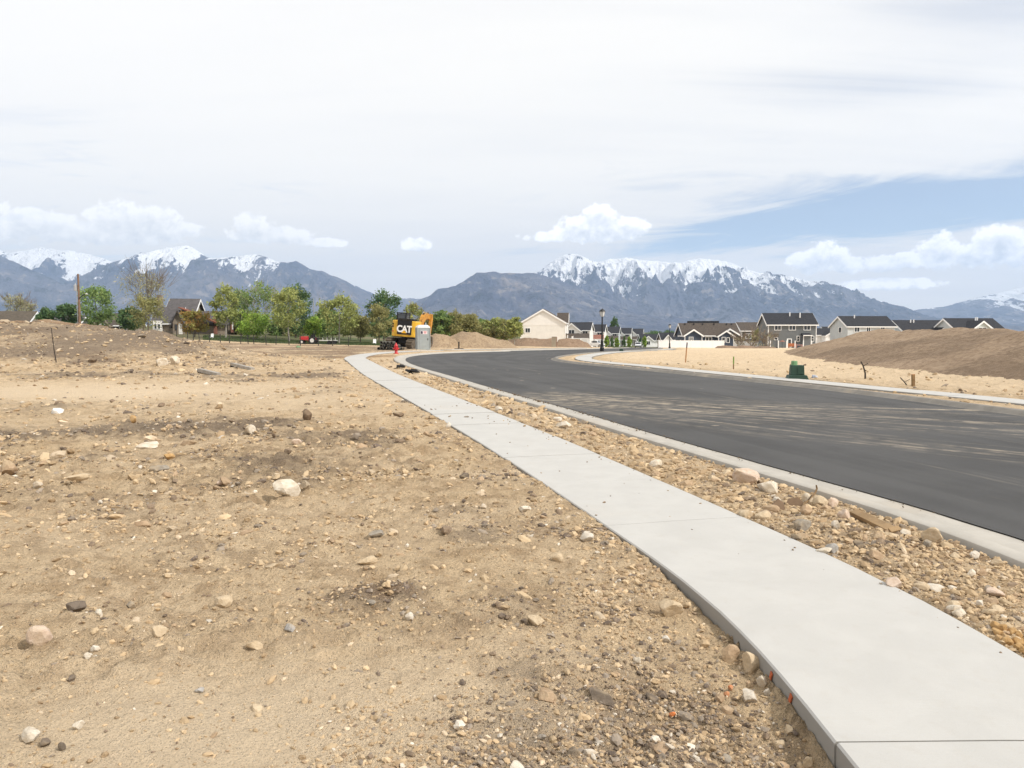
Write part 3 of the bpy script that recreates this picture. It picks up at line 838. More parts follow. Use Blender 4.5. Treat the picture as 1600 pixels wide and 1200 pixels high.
mountain('mountain_main_ridge', [(730, 490), (780, 452), (815, 438), (838, 427), (850, 418), (865, 407), (882, 399), (900, 398), (915, 405), (935, 412), (950, 406), (975, 404), (1000, 407), (1030, 410), (1060, 412),
          (1075, 408), (1090, 405), (1110, 407), (1130, 409), (1150, 417), (1175, 425), (1200, 430), (1240, 435), (1270, 443), (1290, 450), (1320, 458), (1350, 470), (1380, 484), (1410, 500), (1440, 514)],
         10200, 3400, 1500, [(760, 420), (840, 430), (880, 427), (930, 424), (960, 434), (1000, 438), (1050, 440), (1100, 446), (1150, 452), (1200, 456), (1250, 456), (1285, 452), (1300, 444), (1400, 420)], 211,
         'long snow capped main ridge behind the houses', 780, 180, .26, bare=((970, 500, 60, 14, .7), (1010, 510, 60, 10, .6)))
mountain('mountain_right', [(1330, 512), (1370, 499), (1400, 490), (1430, 484), (1470, 480), (1500, 472), (1530, 464), (1560, 457), (1580, 452), (1600, 450), (1660, 444), (1750, 436), (1900, 425), (2100, 440), (2300, 470)],
         11800, 3000, 700, [(1330, 460), (1470, 470), (1540, 478), (1600, 482), (1700, 480), (2300, 470)], 231, 'distant snow streaked range at the right edge', 420, 110)

def build_haze():
    mb = MB(); mb.box((0, 6250, 585), (40000, 13500, 1200))
    o = mb.build('haze'); tag(o, kind='stuff')
    m = bpy.data.materials.new('haze'); m.use_nodes = True
    nt = m.node_tree; nt.nodes.clear(); b = NB(nt)
    v = b.n('ShaderNodeVolumePrincipled')
    v.inputs['Color'].default_value = (.52, .70, 1.0, 1)
    v.inputs['Density'].default_value = 6.8e-5
    v.inputs['Anisotropy'].default_value = .2
    out = b.n('ShaderNodeOutputMaterial'); b.put(out.inputs['Volume'], v.outputs[0])
    o.data.materials.append(m)
build_haze()

# ------------------------------------------------------------------ dirt piles
M_SOIL = dirt_material('pile_soil', (.38, .28, .19), (.45, .335, .232), (.185, .132, .09), (.25, .15, .09), .05)
M_PILE = dirt_material('pale_pile_soil', (.40, .295, .19), (.45, .335, .215), (.26, .19, .13), (.30, .19, .11), .05)
M_PILE2 = dirt_material('red_pile_soil', (.29, .20, .135), (.34, .24, .16), (.17, .125, .09), (.25, .15, .09), .05)
def pile(name, label, ridge, hgt, wid, m, seed, n=(120, 60), lump=.16, group=None):
    """an elongated heap: crest line (X,Y), heights and half widths along it"""
    P = resample(smooth_line(ridge, .4), n=n[0]); N = normals2(P)
    s = np.linspace(0, 1, n[0]); k = np.linspace(0, 1, len(hgt))
    h = np.interp(s, k, hgt); w = np.interp(s, np.linspace(0, 1, len(wid)), wid)
    c = np.linspace(-1.08, 1.08, n[1])
    X = P[:, 0][:, None] + N[:, 0][:, None] * c[None, :] * w[:, None]
    Y = P[:, 1][:, None] + N[:, 1][:, None] * c[None, :] * w[:, None]
    q = np.clip(1 - np.abs(c), -.1, 1)[None, :]
    prof = np.where(q > 0, 1 - np.sqrt(np.maximum((1 - q) ** 2 * .93 + .05, 0)) , q) * 1.3
    endf = np.clip(np.minimum(s, 1 - s) * 9, 0, 1)[:, None] ** .8
    Z = h[:, None] * prof * endf
    Z = Z * (1 + lump * 1.6 * fbm(X * .35, Y * .35, 3, seed)) + np.clip(Z, 0, 1) ** .5 * lump * .55 * fbm(X * 1.1, Y * 1.1, 4, seed + 4) + .05 * fbm(X * 4, Y * 4, 3, seed + 8)
    Z = Z + zbase(X, Y) - .16
    me = big_mesh(name, np.stack([X.ravel(), Y.ravel(), Z.ravel()], 1), grid_quads(*n), mats=[m], smooth=True)
    z0 = np.zeros(X.size); set_attr(me, 'dark', np.clip(.25 + .6 * fbm(X * .3, Y * .3, 3, seed + 11), 0, 1).ravel()); set_attr(me, 'smooth', z0); set_attr(me, 'grass', z0); set_attr(me, 'red', np.clip(.5 * fbm(X * .2, Y * .2, 3, seed + 13), 0, 1).ravel())
    return tag(link(name, me), label, 'dirt pile', group)
BIG_PILE = [(30.2, 72), (27.2, 58), (25.6, 48), (24.6, 40), (24.4, 33), (24.8, 26), (25.6, 17)]
pile('dirt_mound', 'long brown dirt mound filling the right edge beyond the far sidewalk', BIG_PILE,
     [.5, 1.25, 1.75, 1.95, 1.88, 1.9, 1.92, 1.95], [5.0, 6.3, 7.2, 7.4, 7.4, 7.4, 7.2], M_SOIL, 301, (260, 110), .10)
def pile_px(label, px0, px1, py_base, py_top, Y, m, seed, wid=None, peak=None, group=None, name='dirt_pile'):
    a, c = at(px0, py_base, Y), at(px1, py_base, Y)
    mid = (px0 + px1) / 2
    zt = at(mid, py_top, Y).z
    g = float(zbase((a.x + c.x) / 2, Y))
    h = max(.35, (zt - g + .16)) * 1.02
    w = wid or (c.x - a.x) * .33
    return pile(name, label, [(a.x, Y + .4), ((a.x * 2 + c.x) / 3, Y - .3), ((a.x + c.x * 2) / 3, Y + .3), (c.x, Y)], peak and [p * h for p in peak] or [h * .6, h, h * .85, h * .5], [w * .8, w, w, w * .8], m, seed, (70, 40), .14, group)
pile_px('pale conical dirt heap just right of the portable toilet', 664, 716, 546, 523, 92, M_PILE, 311, 3.2, [.7, 1., .9, .5])
pile_px('broad pale dirt heap with a flat top behind the standing pipe', 690, 812, 546, 519.5, 97, M_PILE, 312, 3.6, [.5, .95, 1., .6, .35])
pile_px('low reddish dirt bank in front of the beige gabled house', 776, 874, 545, 528.5, 150, M_PILE2, 313, 4.2, [.5, .9, 1., .9])
pile_px('brown dirt heap between beige house and pickup', 868, 926, 545, 528.5, 148, M_PILE2, 314, 3.4, [.9, 1., .8, .4])
pile_px('small brown heap before the white fence, left one of three', 1117, 1158, 548, 540, 150, M_PILE2, 315, 2.6)
pile_px('small brown heap before the white fence, middle one of three', 1146, 1187, 548, 539.5, 147, M_PILE2, 316, 2.6)
pile_px('small brown heap beside the grey two storey house', 1176, 1216, 549, 540.5, 145, M_PILE2, 317, 2.6)

# ------------------------------------------------------------------ houses
M_BEIGE = mat('beige_siding', (.75, .73, .68), .7, .05, .8); M_CREAM = mat('cream_siding', (.80, .78, .74), .7, .04, .8)
M_WHITE = mat('white_trim', (.86, .86, .85), .6, .03, 2.); M_ROOFB = mat('brown_shingle', (.085, .068, .055), .9, .25, 3.)
M_ROOFD = mat('black_shingle', (.030, .031, .036), .9, .3, 3.); M_ROOFG = mat('grey_shingle', (.10, .092, .092), .9, .2, 2.)
M_NAVY = mat('navy_siding', (.045, .060, .088), .7, .08, 1.); M_GREY = mat('grey_siding', (.145, .155, .160), .7, .07, 1.)
M_LGREY = mat('light_grey_siding', (.50, .53, .54), .7, .05, 1.); M_PBLUE = mat('pale_green_siding', (.52, .57, .55), .7, .05, 1.)
M_DGREY = mat('dark_siding', (.085, .085, .080), .8, .1, 1.); M_STONE = mat('field_stone', (.22, .18, .14), .9, .35, 1.6, col2=(.36, .30, .235))
M_TAN = mat('tan_siding', (.30, .255, .195), .8, .1, 1.); M_RUST = mat('rusted_metal_roof', (.19, .065, .035), .7, .3, 1.2)
M_BRICK = mat('red_brown_brick', (.26, .12, .085), .85, .2, 4.); M_DARKW = mat('dark_wood', (.05, .042, .036), .8, .2, 4.)
M_BLACK = mat('black_metal', (.018, .018, .019), .45, .2, 6.); M_GREEN_ROOF = mat('dull_brown_roof', (.10, .082, .062), .9, .2, 2.)
def glass_mat():
    m = bpy.data.materials.new('window_glass'); m.use_nodes = True
    b = NB(m.node_tree); bs = m.node_tree.nodes['Principled BSDF']
    tc = b.n('ShaderNodeTexCoord'); n = b.noise(tc.outputs['Object'], 1.3, 2, .5)
    b.put(bs.inputs['Base Color'], b.mix(b.ss(n, .4, .6), (.018, .022, .028), (.05, .058, .066)))
    bs.inputs['Roughness'].default_value = .08; bs.inputs['Specular IOR Level'].default_value = .5
    return m
M_GLASS = glass_mat()

def wall_gable(root, x0, x1, y0, y1, z0, he, hr, axis, wm, rm, oh=.45, name='wall', roof='roof', trim=M_WHITE, thick=.2, gable_mat=None):
    """block with a gabled roof; axis = direction of the ridge ('x' or 'y')"""
    if axis == 'x':
        poly = [(y0, z0), (y1, z0), (y1, z0 + he), ((y0 + y1) / 2, z0 + hr), (y0, z0 + he)]
        w = MB().prism(poly, x0, x1, 'x').build(name, wm, root)
        c, half, a0, a1 = (y0 + y1) / 2, (y1 - y0) / 2, x0 - oh, x1 + oh
    else:
        poly = [(x0, z0), (x1, z0), (x1, z0 + he), ((x0 + x1) / 2, z0 + hr), (x0, z0 + he)]
        w = MB().prism(poly, y0, y1, 'y').build(name, wm, root)
        c, half, a0, a1 = (x0 + x1) / 2, (x1 - x0) / 2, y0 - oh, y1 + oh
    sl = (hr - he) / half
    def sect(t0, t1, out=0.):                       # closed roof section: ridge at centre, dropping with sl
        e = half + oh + out
        return [(c - e, z0 + hr - sl * e + t0), (c, z0 + hr + t0), (c + e, z0 + hr - sl * e + t0), (c + e, z0 + hr - sl * e + t1), (c, z0 + hr + t1), (c - e, z0 + hr - sl * e + t1)]
    rf = MB().prism(sect(.02, .02 + thick), a0, a1, 'x' if axis == 'x' else 'y').build(roof, rm, root)
    for k in (0, 1):                               # rake boards on both gable ends
        t = (a0 - .07, a0 - .003) if k == 0 else (a1 + .003, a1 + .07)
        MB().prism(sect(-.28, .14, -.04), t[0], t[1], 'x' if axis == 'x' else 'y').build('rake_board', trim, rf)
    for k in (-1, 1):                              # eave boards
        e = half + oh
        zc = z0 + hr - sl * e
        if axis == 'x': MB().box(((a0 + a1) / 2, c + k * (e + .035), zc + .03), (a1 - a0 - .02, .06, .24)).build('eave_board', trim, rf)
        else: MB().box((c + k * (e + .035), (a0 + a1) / 2, zc + .03), (.06, a1 - a0 - .02, .24)).build('eave_board', trim, rf)
    return w, rf
def window(root, face, plane, u, z, w, h, mull=1, name='window', fr=.11, fm=M_WHITE, rows=0):
    """framed window on a wall: face 'f' (front, -y), 'l' (-x), 'r' (+x); plane = wall coordinate"""
    def B(mb, uc, zc, du, dz, proud, th):
        if face == 'f': mb.box((uc, plane - proud, zc), (du, th, dz))
        elif face == 'l': mb.box((plane - proud, uc, zc), (th, du, dz))
        else: mb.box((plane + proud, uc, zc), (th, du, dz))
    f = MB()
    B(f, u, z + h / 2 + fr / 2, w + 2 * fr, fr, .05, .10); B(f, u, z - h / 2 - fr / 2, w + 2 * fr, fr, .05, .10)
    B(f, u - w / 2 - fr / 2, z, fr, h - .004, .05, .10); B(f, u + w / 2 + fr / 2, z, fr, h - .004, .05, .10)
    for k in range(mull): B(f, u - w / 2 + w * (k + 1) / (mull + 1), z, .07, h - .006, .045, .07)
    for k in range(rows): B(f, u, z - h / 2 + h * (k + 1) / (rows + 1), w - .006, .06, .04, .06)
    fo = f.build(name, fm, root)
    g = MB(); B(g, u, z, w, h, .012, .02); g.build('pane', M_GLASS, fo)
    return fo
def corner_boards(root, xs, y, z0, z1, m=M_WHITE, w=.16):
    for x in xs: MB().box((x, y - .02, (z0 + z1) / 2), (w, .05, z1 - z0)).build('corner_board', m, root)
def house_at(name, label, px, py, Y, rz=0., cat='house', group=None):
    p = at(px, py, Y)
    z = float(zbase(p.x, Y))
    r = empty(name, (p.x, Y, z), rz); tag(r, label, cat, group)
    r['s'] = Y / F
    return r

# grey two storey house with black roof
h = house_at('grey_house', 'grey two storey house with a plain black roof and white windows', 1237, 547, 176, R(-4))
S = 176 / F
wall_gable(h, -37 * S, 37 * S, 0, 8.5, -.3, 5.75, 8.25, 'x', M_GREY, M_ROOFD, .35)
corner_boards(h, (-36.5 * S, 36.5 * S), 0, 0, 5.3)
for u in (-22, 0, 22.5): window(h, 'f', 0, u * S, 4.75, 9.2 * S, 7.4 * S, 1)
window(h, 'f', 0, -24.5 * S, 2.45, 4.6 * S, 6.4 * S, 0, rows=1)
d = MB().box((-4 * S, -.03, 1.1), (1.1, .06, 2.25)).build('door', M_WHITE, h); MB().box((-3.6 * S, -.07, 1.2), (.62, .02, 1.7)).build('pane', M_GLASS, d)
window(h, 'f', 0, 9.5 * S, 2.2, 3.6 * S, 7.5 * S, 0, rows=1); window(h, 'f', 0, 31 * S, 2.2, 3.8 * S, 7.5 * S, 0, rows=1)
bay = MB().box((20.5 * S, -.7, 1.35), (11 * S, 1.4, 3.1)).build('bay', M_GREY, h); 
br = MB().prism([(-1.75, 2.93), (-.02, 2.93), (-.02, 3.45)], 20.5 * S - 7 * S, 20.5 * S + 7 * S, 'x').build('bay_roof', M_ROOFD, h)
MB().box((20.5 * S, -1.78, 2.94), (14 * S, .06, .2)).build('eave_board', M_WHITE, br)
for x in (14.8, 26.2): MB().box((x * S, -1.42, 1.45), (.13, .05, 2.9)).build('corner_board', M_WHITE, bay)
for (x, y_, hh) in ((1.5, 3.0, .75), (15.5, 2.1, .5)):
    MB().tube([(x * S, y_, 7.0), (x * S, y_, 8.0 + hh * .4)], .13, 8).build('roof_vent', M_WHITE, h)
# basketball hoop, grill, table by the grey house
p = at(1212.5, 546, 168); z = float(zbase(p.x, 168))
h2 = empty('basketball_hoop', (p.x, 168, z)); tag(h2, 'dark basketball hoop on a post before the grey house', 'hoop')
MB().tube([(0, 0, 0), (0, 0, 2.3)], .07, 8).build('post', M_BLACK, h2); MB().box((0, -.1, 2.75), (1.1, .05, .75)).build('backboard', M_DGREY, h2)
MB().box((0, 0, .12), (.7, .9, .25)).build('base', M_BLACK, h2)
M_RED = mat('red_paint', (.50, .018, .022), .4, .15, 6., spec=.5); M_ORANGE = mat('orange_wood', (.42, .15, .06), .7, .2, 4.); M_PINK = mat('faded_pink', (.55, .32, .29), .8, .15, 3.)
M_YELLOW = mat('yellow_paint', (.70, .41, .030), .45, .12, 2.2, spec=.5, bump=.002, bscale=40)
p = at(1222, 546, 170); z = float(zbase(p.x, 170))
q = empty('patio_umbrella', (p.x, 170, z)); tag(q, 'small dark red umbrella on the patio of the grey house', 'umbrella')
MB().lathe([(.7, 1.45), (.4, 1.65), (.05, 1.8)], 8).build('canopy', M_BRICK, q); MB().tube([(0, 0, 0), (0, 0, 1.8)], .04, 6).build('pole', M_BLACK, q)
p = at(1238, 546, 171); z = float(zbase(p.x, 171))
q = empty('patio_bench', (p.x, 171, z)); tag(q, 'orange wooden bench below the glass door of the grey house', 'bench')
MB().box((0, 0, .45), (1.8, .6, .12)).build('seat', M_ORANGE, q); MB().box((0, .28, .8), (1.8, .08, .6)).build('backrest', M_ORANGE, q)
for x in (-.8, .8): MB().box((x, 0, .2), (.1, .5, .4)).build('leg', M_ORANGE, q)
p = at(1248, 546, 170); z = float(zbase(p.x, 170))
q = empty('patio_table', (p.x, 170, z)); tag(q, 'faded pink table under the bay of the grey house', 'table')
MB().box((0, 0, .75), (1.7, .9, .1)).build('table_top', M_PINK, q)
for x in (-.7, .7):
    for y_ in (-.35, .35): MB().box((x, y_, .35), (.09, .09, .7)).build('leg', M_PINK, q)
for i, (px_, w_) in enumerate(((1203.5, 'at its left corner'), (1216, 'below its basketball hoop'), (1229, 'left of its glass door'), (1242, 'right of its glass door'), (1255, 'at the bay'), (1268, 'at its right corner'))):
    p = at(px_, 547, 163); z = float(zbase(p.x, 163))
    q = empty('fence_post', (p.x, 163, z)); tag(q, 'white vinyl fence post before the grey house, ' + w_, 'fence post', 'white posts before the grey house')
    MB().box((0, 0, .7), (.15, .15, 1.8)).build('post', M_WHITE, q); MB().box((0, 0, 1.63), (.20, .20, .06), taper=.5).build('cap', M_WHITE, q)

# blue house with two gables
h = house_at('blue_house', 'low navy blue house with white trimmed gables behind the white fence', 1111, 545, 196, 0.)
S = 196 / F
wall_gable(h, -43 * S, 44 * S, 0, 9.5, -.3, 3.55, 6.45, 'x', M_NAVY, M_ROOFB, .4)
wall_gable(h, -43.5 * S, -16 * S, -1.4, 4.5, -.3, 3.5, 4.95, 'y', M_NAVY, M_ROOFB, .35, 'gable_wall', 'gable_roof')
wall_gable(h, 10 * S, 43.5 * S, -1.0, 4.5, -.3, 3.5, 5.1, 'y', M_DGREY, M_ROOFB, .35, 'gable_wall', 'gable_roof')
wall_gable(h, 8 * S, 32 * S, -1.9, 1.5, -.3, 3.35, 4.65, 'y', M_NAVY, M_ROOFB, .35, 'porch_wall', 'porch_roof')
window(h, 'f', -1.4, -33.5 * S, 2.3, 5.5 * S, 5.0 * S, 1, rows=1)
window(h, 'f', 0, -4 * S, 2.1, 9 * S, 7.5 * S, 1); window(h, 'f', -1.9, 16 * S, 2.1, 4.5 * S, 7 * S, 0); window(h, 'f', -1.9, 23 * S, 2.0, 3.6 * S, 7 * S, 0)
corner_boards(h, (-43 * S, -16.5 * S), -1.4, 0, 3.4); corner_boards(h, (8.5 * S, 31.5 * S), -1.9, 0, 3.3)
for x in (-36, -22, -8, 10, 30, 38): MB().box((x * S, 3.9, 6.1), (.3, .3, .35)).build('roof_vent', M_ROOFD, h)
MB().box((-5 * S, 5.4, 6.62), (50 * S, .7, .6)).build('roof_step', M_ROOFD, h)

# white vinyl fence round the blue house: posts and panels one by one
def vinyl_fence(label, pxa, pxb, Ya, Yb, zt):
    a, c = at(pxa, 545, Ya), at(pxb, 545, Yb)
    L_ = math.hypot(c.x - a.x, c.y - a.y); n = max(1, int(L_ / 2.45)); rz = math.atan2(c.y - a.y, c.x - a.x)
    r = empty('vinyl_fence', (a.x, a.y, float(zbase(a.x, a.y))), rz); tag(r, label, 'fence')
    pm = MB().box((0, 0, zt / 2), (.14, .14, zt + .1)).box((0, 0, zt + .07), (.19, .19, .06), taper=.5).mesh('post', M_WHITE)
    w = L_ / n
    qm = MB().box((0, 0, zt / 2 - .04), (w - .15, .05, zt - .16)).box((0, 0, zt - .06), (w - .15, .09, .14)).box((0, 0, .12), (w - .15, .09, .16)).mesh('panel', M_WHITE)
    for i in range(n + 1):
        X_, Y_ = a.x + (c.x - a.x) * i / n, a.y + (c.y - a.y) * i / n
        link('post', pm, r, (i * w, 0, float(zbase(X_, Y_)) - r.location.z))
        if i < n: link('panel', qm, r, (i * w + w / 2, 0, float(zbase(X_ + (c.x - a.x) / n / 2, Y_)) - r.location.z))
vinyl_fence('long white vinyl privacy fence below the navy blue house', 1029, 1131, 181, 181, 1.75)
vinyl_fence('short white vinyl fence run between blue house and leafless shrubs', 1146, 1192, 186, 186, 1.6)
vinyl_fence('white vinyl fence turning away left of the navy blue house', 1029, 1033, 181, 214, 1.75)

# dark house between
h = house_at('dark_house', 'dark grey house with brown roof between blue and grey houses', 1183, 546, 214)
S = 214 / F
wall_gable(h, -25 * S, 26 * S, 0, 9, -.3, 5.1, 7.3, 'x', M_DGREY, M_ROOFB, .3)
wall_gable(h, 12 * S, 22 * S, -1.5, 4, -.3, 6.0, 7.9, 'y', M_DGREY, M_ROOFD, .3, 'gable_wall', 'gable_roof', trim=M_DGREY)
corner_boards(h, (-24.5 * S, -3 * S), 0, .5, 4.6); window(h, 'f', 0, -14 * S, 3.3, 1.4, 1.2, 1)

# white house behind the grey one
h = house_at('white_house', 'white house with black roof between grey house and big mound', 1301, 545, 226)
S = 226 / F
wall_gable(h, -27 * S, 8 * S, 0, 9, -.3, 4.1, 5.9, 'x', M_WHITE, M_ROOFD, .35)
wall_gable(h, -3 * S, 27 * S, 2, 11, -.3, 4.1, 6.4, 'x', M_CREAM, M_ROOFD, .35, 'side_wall', 'side_roof')
wall_gable(h, -18 * S, -1 * S, -3, 1, -.3, 3.9, 4.9, 'y', M_WHITE, M_ROOFD, .25, 'gable_wall', 'gable_roof')
window(h, 'f', -3, -10 * S, 3.5, 4.5 * S, 4.2 * S, 1)
# pale houses behind the big mound
h = house_at('pale_grey_house', 'pale grey two storey house with long black roof behind the mound', 1361, 545, 186, R(5))
S = 186 / F
wall_gable(h, -39 * S, 38 * S, 0, 8.5, -.3, 5.6, 7.95, 'x', M_LGREY, M_ROOFD, .35)
for u in (-24, -5.5, 18): window(h, 'f', 0, u * S, 4.5, 8.0 * S if u < -20 else 6 * S, 6.6 * S, 1)
window(h, 'l', -39 * S, 3.5, 4.4, 1.2, 1.2, 0)
MB().tube([(-17 * S, 3.3, 7.), (-17 * S, 3.3, 8.1)], .14, 8).build('roof_vent', M_WHITE, h)
h = house_at('low_black_roof_house', 'house with low black roof and small pale gable, partly sunk behind the mound', 1447, 545, 190, R(5))
S = 190 / F
wall_gable(h, -38 * S, 39 * S, 0, 9, -.3, 4.6, 7.1, 'x', M_LGREY, M_ROOFD, .35)
wall_gable(h, 13 * S, 36 * S, -1.8, 4, -.3, 4.5, 6.0, 'y', M_PBLUE, M_ROOFD, .35, 'gable_wall', 'gable_roof')
wall_gable(h, 28 * S, 40 * S, -2.3, 1, -.3, 4.0, 4.9, 'y', M_PBLUE, M_ROOFD, .25, 'porch_wall', 'porch_roof')
for x in (-15, -10): MB().tube([(x * S, 3.0, 6.3), (x * S, 3.0, 7.1)], .14, 8).build('roof_vent', M_WHITE, h)
h = house_at('pale_green_house', 'pale green house with black roof and wide front gable behind the mound', 1530, 545, 184, R(5))
S = 184 / F
wall_gable(h, -39 * S, 40 * S, 0, 9, -.3, 4.7, 7.35, 'x', M_LGREY, M_ROOFD, .35)
wall_gable(h, -27 * S, 14 * S, -2.2, 4, -.3, 4.4, 6.7, 'y', M_PBLUE, M_ROOFD, .35, 'gable_wall', 'gable_roof')
window(h, 'f', -2.2, -7 * S, 4.3, 2.0, 1.2, 1)
for x in (6, 9): MB().tube([(x * S, 3.0, 6.6), (x * S, 3.0, 7.45)], .14, 8).build('roof_vent', M_WHITE, h)

# beige gabled house, end of the row
h = house_at('beige_house', 'tall beige house with cream gable and white eaves at the row end', 848, 540, 196, R(-7))
S = 196 / F
w, rf = wall_gable(h, -35 * S, 35.5 * S, 0, 11, -.3, 6.25, 9.6, 'y', M_BEIGE, M_ROOFB, .35)
MB().prism([(-34.9 * S, 5.25), (35.4 * S, 5.25), (35.4 * S, 5.93), (0.25 * S, 9.25), (-34.9 * S, 5.93)], -.035, -.003, 'y').build('gable_cladding', M_CREAM, h)
window(h, 'f', 0, -23.5 * S, 4.0, 7.0 * S, 6.4 * S, 1)
for u in (13.5, 19.5, 26): window(h, 'f', 0, u * S, 1.5, .3, .3, 0, fr=.08)
wall_gable(h, 22 * S, 36.5 * S, 4, 9.5, -.3, 6.25, 8.7, 'x', M_CREAM, M_ROOFB, .35, 'front_wall', 'front_roof')
po = MB().box((41 * S, 3.0, 2.9), (12 * S, 5.4, .22), ry=R(12)).build('porch_roof', M_ROOFB, h)
for y_ in (.6, 5.4): MB().box((45.6 * S, y_, 1.2), (.28, .28, 2.8)).build('porch_post', M_WHITE, h)
MB().box((36.4 * S, 2.6, 1.0), (.08, 1.2, 2.2)).build('door', M_DARKW, h)
MB().box((40.5 * S, 3, -.1), (10 * S, 5.4, .5)).build('porch_floor', M_BEIGE, h)
corner_boards(h, (-34.6 * S, 35.1 * S), 0, -.2, 5.2)

# the row of townhouses running away
ROW = [(904, 244, .95, M_CREAM, 'second house in the row, cream gable over a brown porch roof'), (927, 268, 1.0, M_CREAM, 'third house in the row, white gable over a long reddish porch roof'),
       (952, 300, .95, M_LGREY, 'fourth house in the row, dark roof right behind the street lamp'), (972, 330, .95, M_CREAM, 'fifth house in the row, with white porch posts'),
       (992, 362, .92, M_LGREY, 'last tall house in the row, small and grey roofed')]
for i, (px_, Y_, sc, wm, lab) in enumerate(ROW):
    h = house_at('townhouse', lab, px_, 541, Y_, R(-12), group='townhouses along the far street')
    W = 5.2 * sc
    wall_gable(h, -W, W * .7, 0, 11, -.3, 5.6, 8.0, 'x', wm, M_ROOFD, .4)
    wall_gable(h, -W * .95, W * .15, -2.2, 5, -.3, 5.5, 7.7, 'y', M_WHITE if i else M_CREAM, M_ROOFD, .35, 'gable_wall', 'gable_roof')
    pr = MB().prism([(-5.3, 2.7), (-2.3, 4.3), (-2.3, 2.7)], -W * 1.0, W * .75, 'x').build('porch_roof', M_BRICK if i == 1 else M_ROOFB, h)
    MB().box((-W * .125, -5.33, 2.72), (W * 1.75, .06, .22)).build('eave_board', M_WHITE, pr)
    for k in range(4): MB().box((-W * .95 + k * W * .55, -5.05, 1.2), (.26, .26, 3.)).build('porch_post', M_WHITE, h)
    window(h, 'f', -2.2, -W * .4, 4.6, 1.7, 1.5, 1); window(h, 'f', 0, W * .42, 4.6, 1.5, 1.4, 1)
    window(h, 'f', -2.2, -W * .6, 1.5, 1.4, 1.6, 1); MB().box((W * .1, -2.24, 1.0), (1.0, .06, 2.2)).build('door', M_DARKW, h)
    MB().box((W * .45, -.05, 1.2), (2.6, .06, 2.2)).build('garage_door', M_WHITE, h)
# low white bungalows past the row
for (px_, Y_, hw, lab, nm) in ((1028, 300, 6.5, 'low white bungalow with dark roof left of the second lamp', 'white_bungalow'), (1055, 262, 4.5, 'small dark roofed house between the lamp and the blue house', 'small_house'), (1012, 390, 6.0, 'far low white bungalow beside the parked car', 'white_bungalow')):
    h = house_at(nm, lab, px_, 541, Y_, 0.)
    wall_gable(h, -hw, hw, 0, 8, -.3, 3.0, 5.2, 'x', M_WHITE if nm != 'small_house' else M_TAN, M_ROOFD, .4)
    wall_gable(h, -hw * .95, -hw * .3, -1.6, 4, -.3, 2.9, 4.6, 'y', M_WHITE, M_ROOFD, .3, 'gable_wall', 'gable_roof')
    window(h, 'f', 0, hw * .15, 1.7, 1.5, 1.3, 1); window(h, 'f', 0, hw * .65, 1.7, 1.3, 1.3, 1); window(h, 'f', -1.6, -hw * .62, 1.7, 1.3, 1.3, 1)

# farm house on the left
h = house_at('farm_house', 'stone farmhouse with steep grey roofs and a rust red porch roof', 290, 521, 150, R(8))
S = 150 / F
g0 = at(290, 521, 150).z - h.location.z
h.location.z += g0
wall_gable(h, -32 * S, 6 * S, 2.5, 10.5, -.6, 4.6, 7.4, 'x', M_TAN, M_ROOFG, .6)
wall_gable(h, -46 * S, -10 * S, 0, 6, -.6, 2.9, 5.6, 'x', M_STONE, M_ROOFG, .55, 'front_wall', 'front_roof')
wall_gable(h, -16 * S, 0 * S, -1.2, 4, -.6, 2.7, 4.9, 'y', M_STONE, M_ROOFG, .45, 'gable_wall', 'gable_roof', trim=M_DARKW)
wall_gable(h, 4 * S, 56 * S, 3.0, 10.0, -.6, 2.6, 4.9, 'x', M_STONE, M_ROOFG, .6, 'wing_wall', 'wing_roof', trim=M_DARKW)
MB().prism([(-8 * S, 5.1), (46 * S, 2.25), (46 * S, 2.07), (-8 * S, 4.92)], -.8, 2.8, 'y').build('rust_roof', M_RUST, h)
bw = MB().box((-40 * S, -.35, 1.0), (13 * S, .6, 2.9)).build('bay', M_CREAM, h)
window(h, 'f', -.66, -42.5 * S, 1.35, 3.2 * S, 7.0 * S, 0, fr=.06); window(h, 'f', -.66, -37.3 * S, 1.35, 3.2 * S, 7.0 * S, 0, fr=.06)
window(h, 'f', -1.2, -11 * S, 1.2, 2.4 * S, 8 * S, 0, fr=.06, fm=M_DARKW); MB().box((-4.5 * S, -1.25, .8), (5.5 * S, .08, 2.5)).build('door', M_CREAM, h)
window(h, 'f', 3.0, 14 * S, 1.0, 3 * S, 9 * S, 1, fr=.08); MB().box((40 * S, 2.7, 2.2), (.6, .6, 4.6)).build('porch_post', M_BRICK, h)
ch = MB().box((65 * S, 3.2, 2.0), (4.2 * S, .7, 3.6)).build('chimney', M_BRICK, h); MB().box((66 * S, 2.82, 2.1), (2.0 * S, .06, 2.6)).build('chimney_panel', M_WHITE, ch)
MB().box((-48 * S, 5, 6.0), (1.0, .9, 3.2)).build('chimney', M_STONE, h)
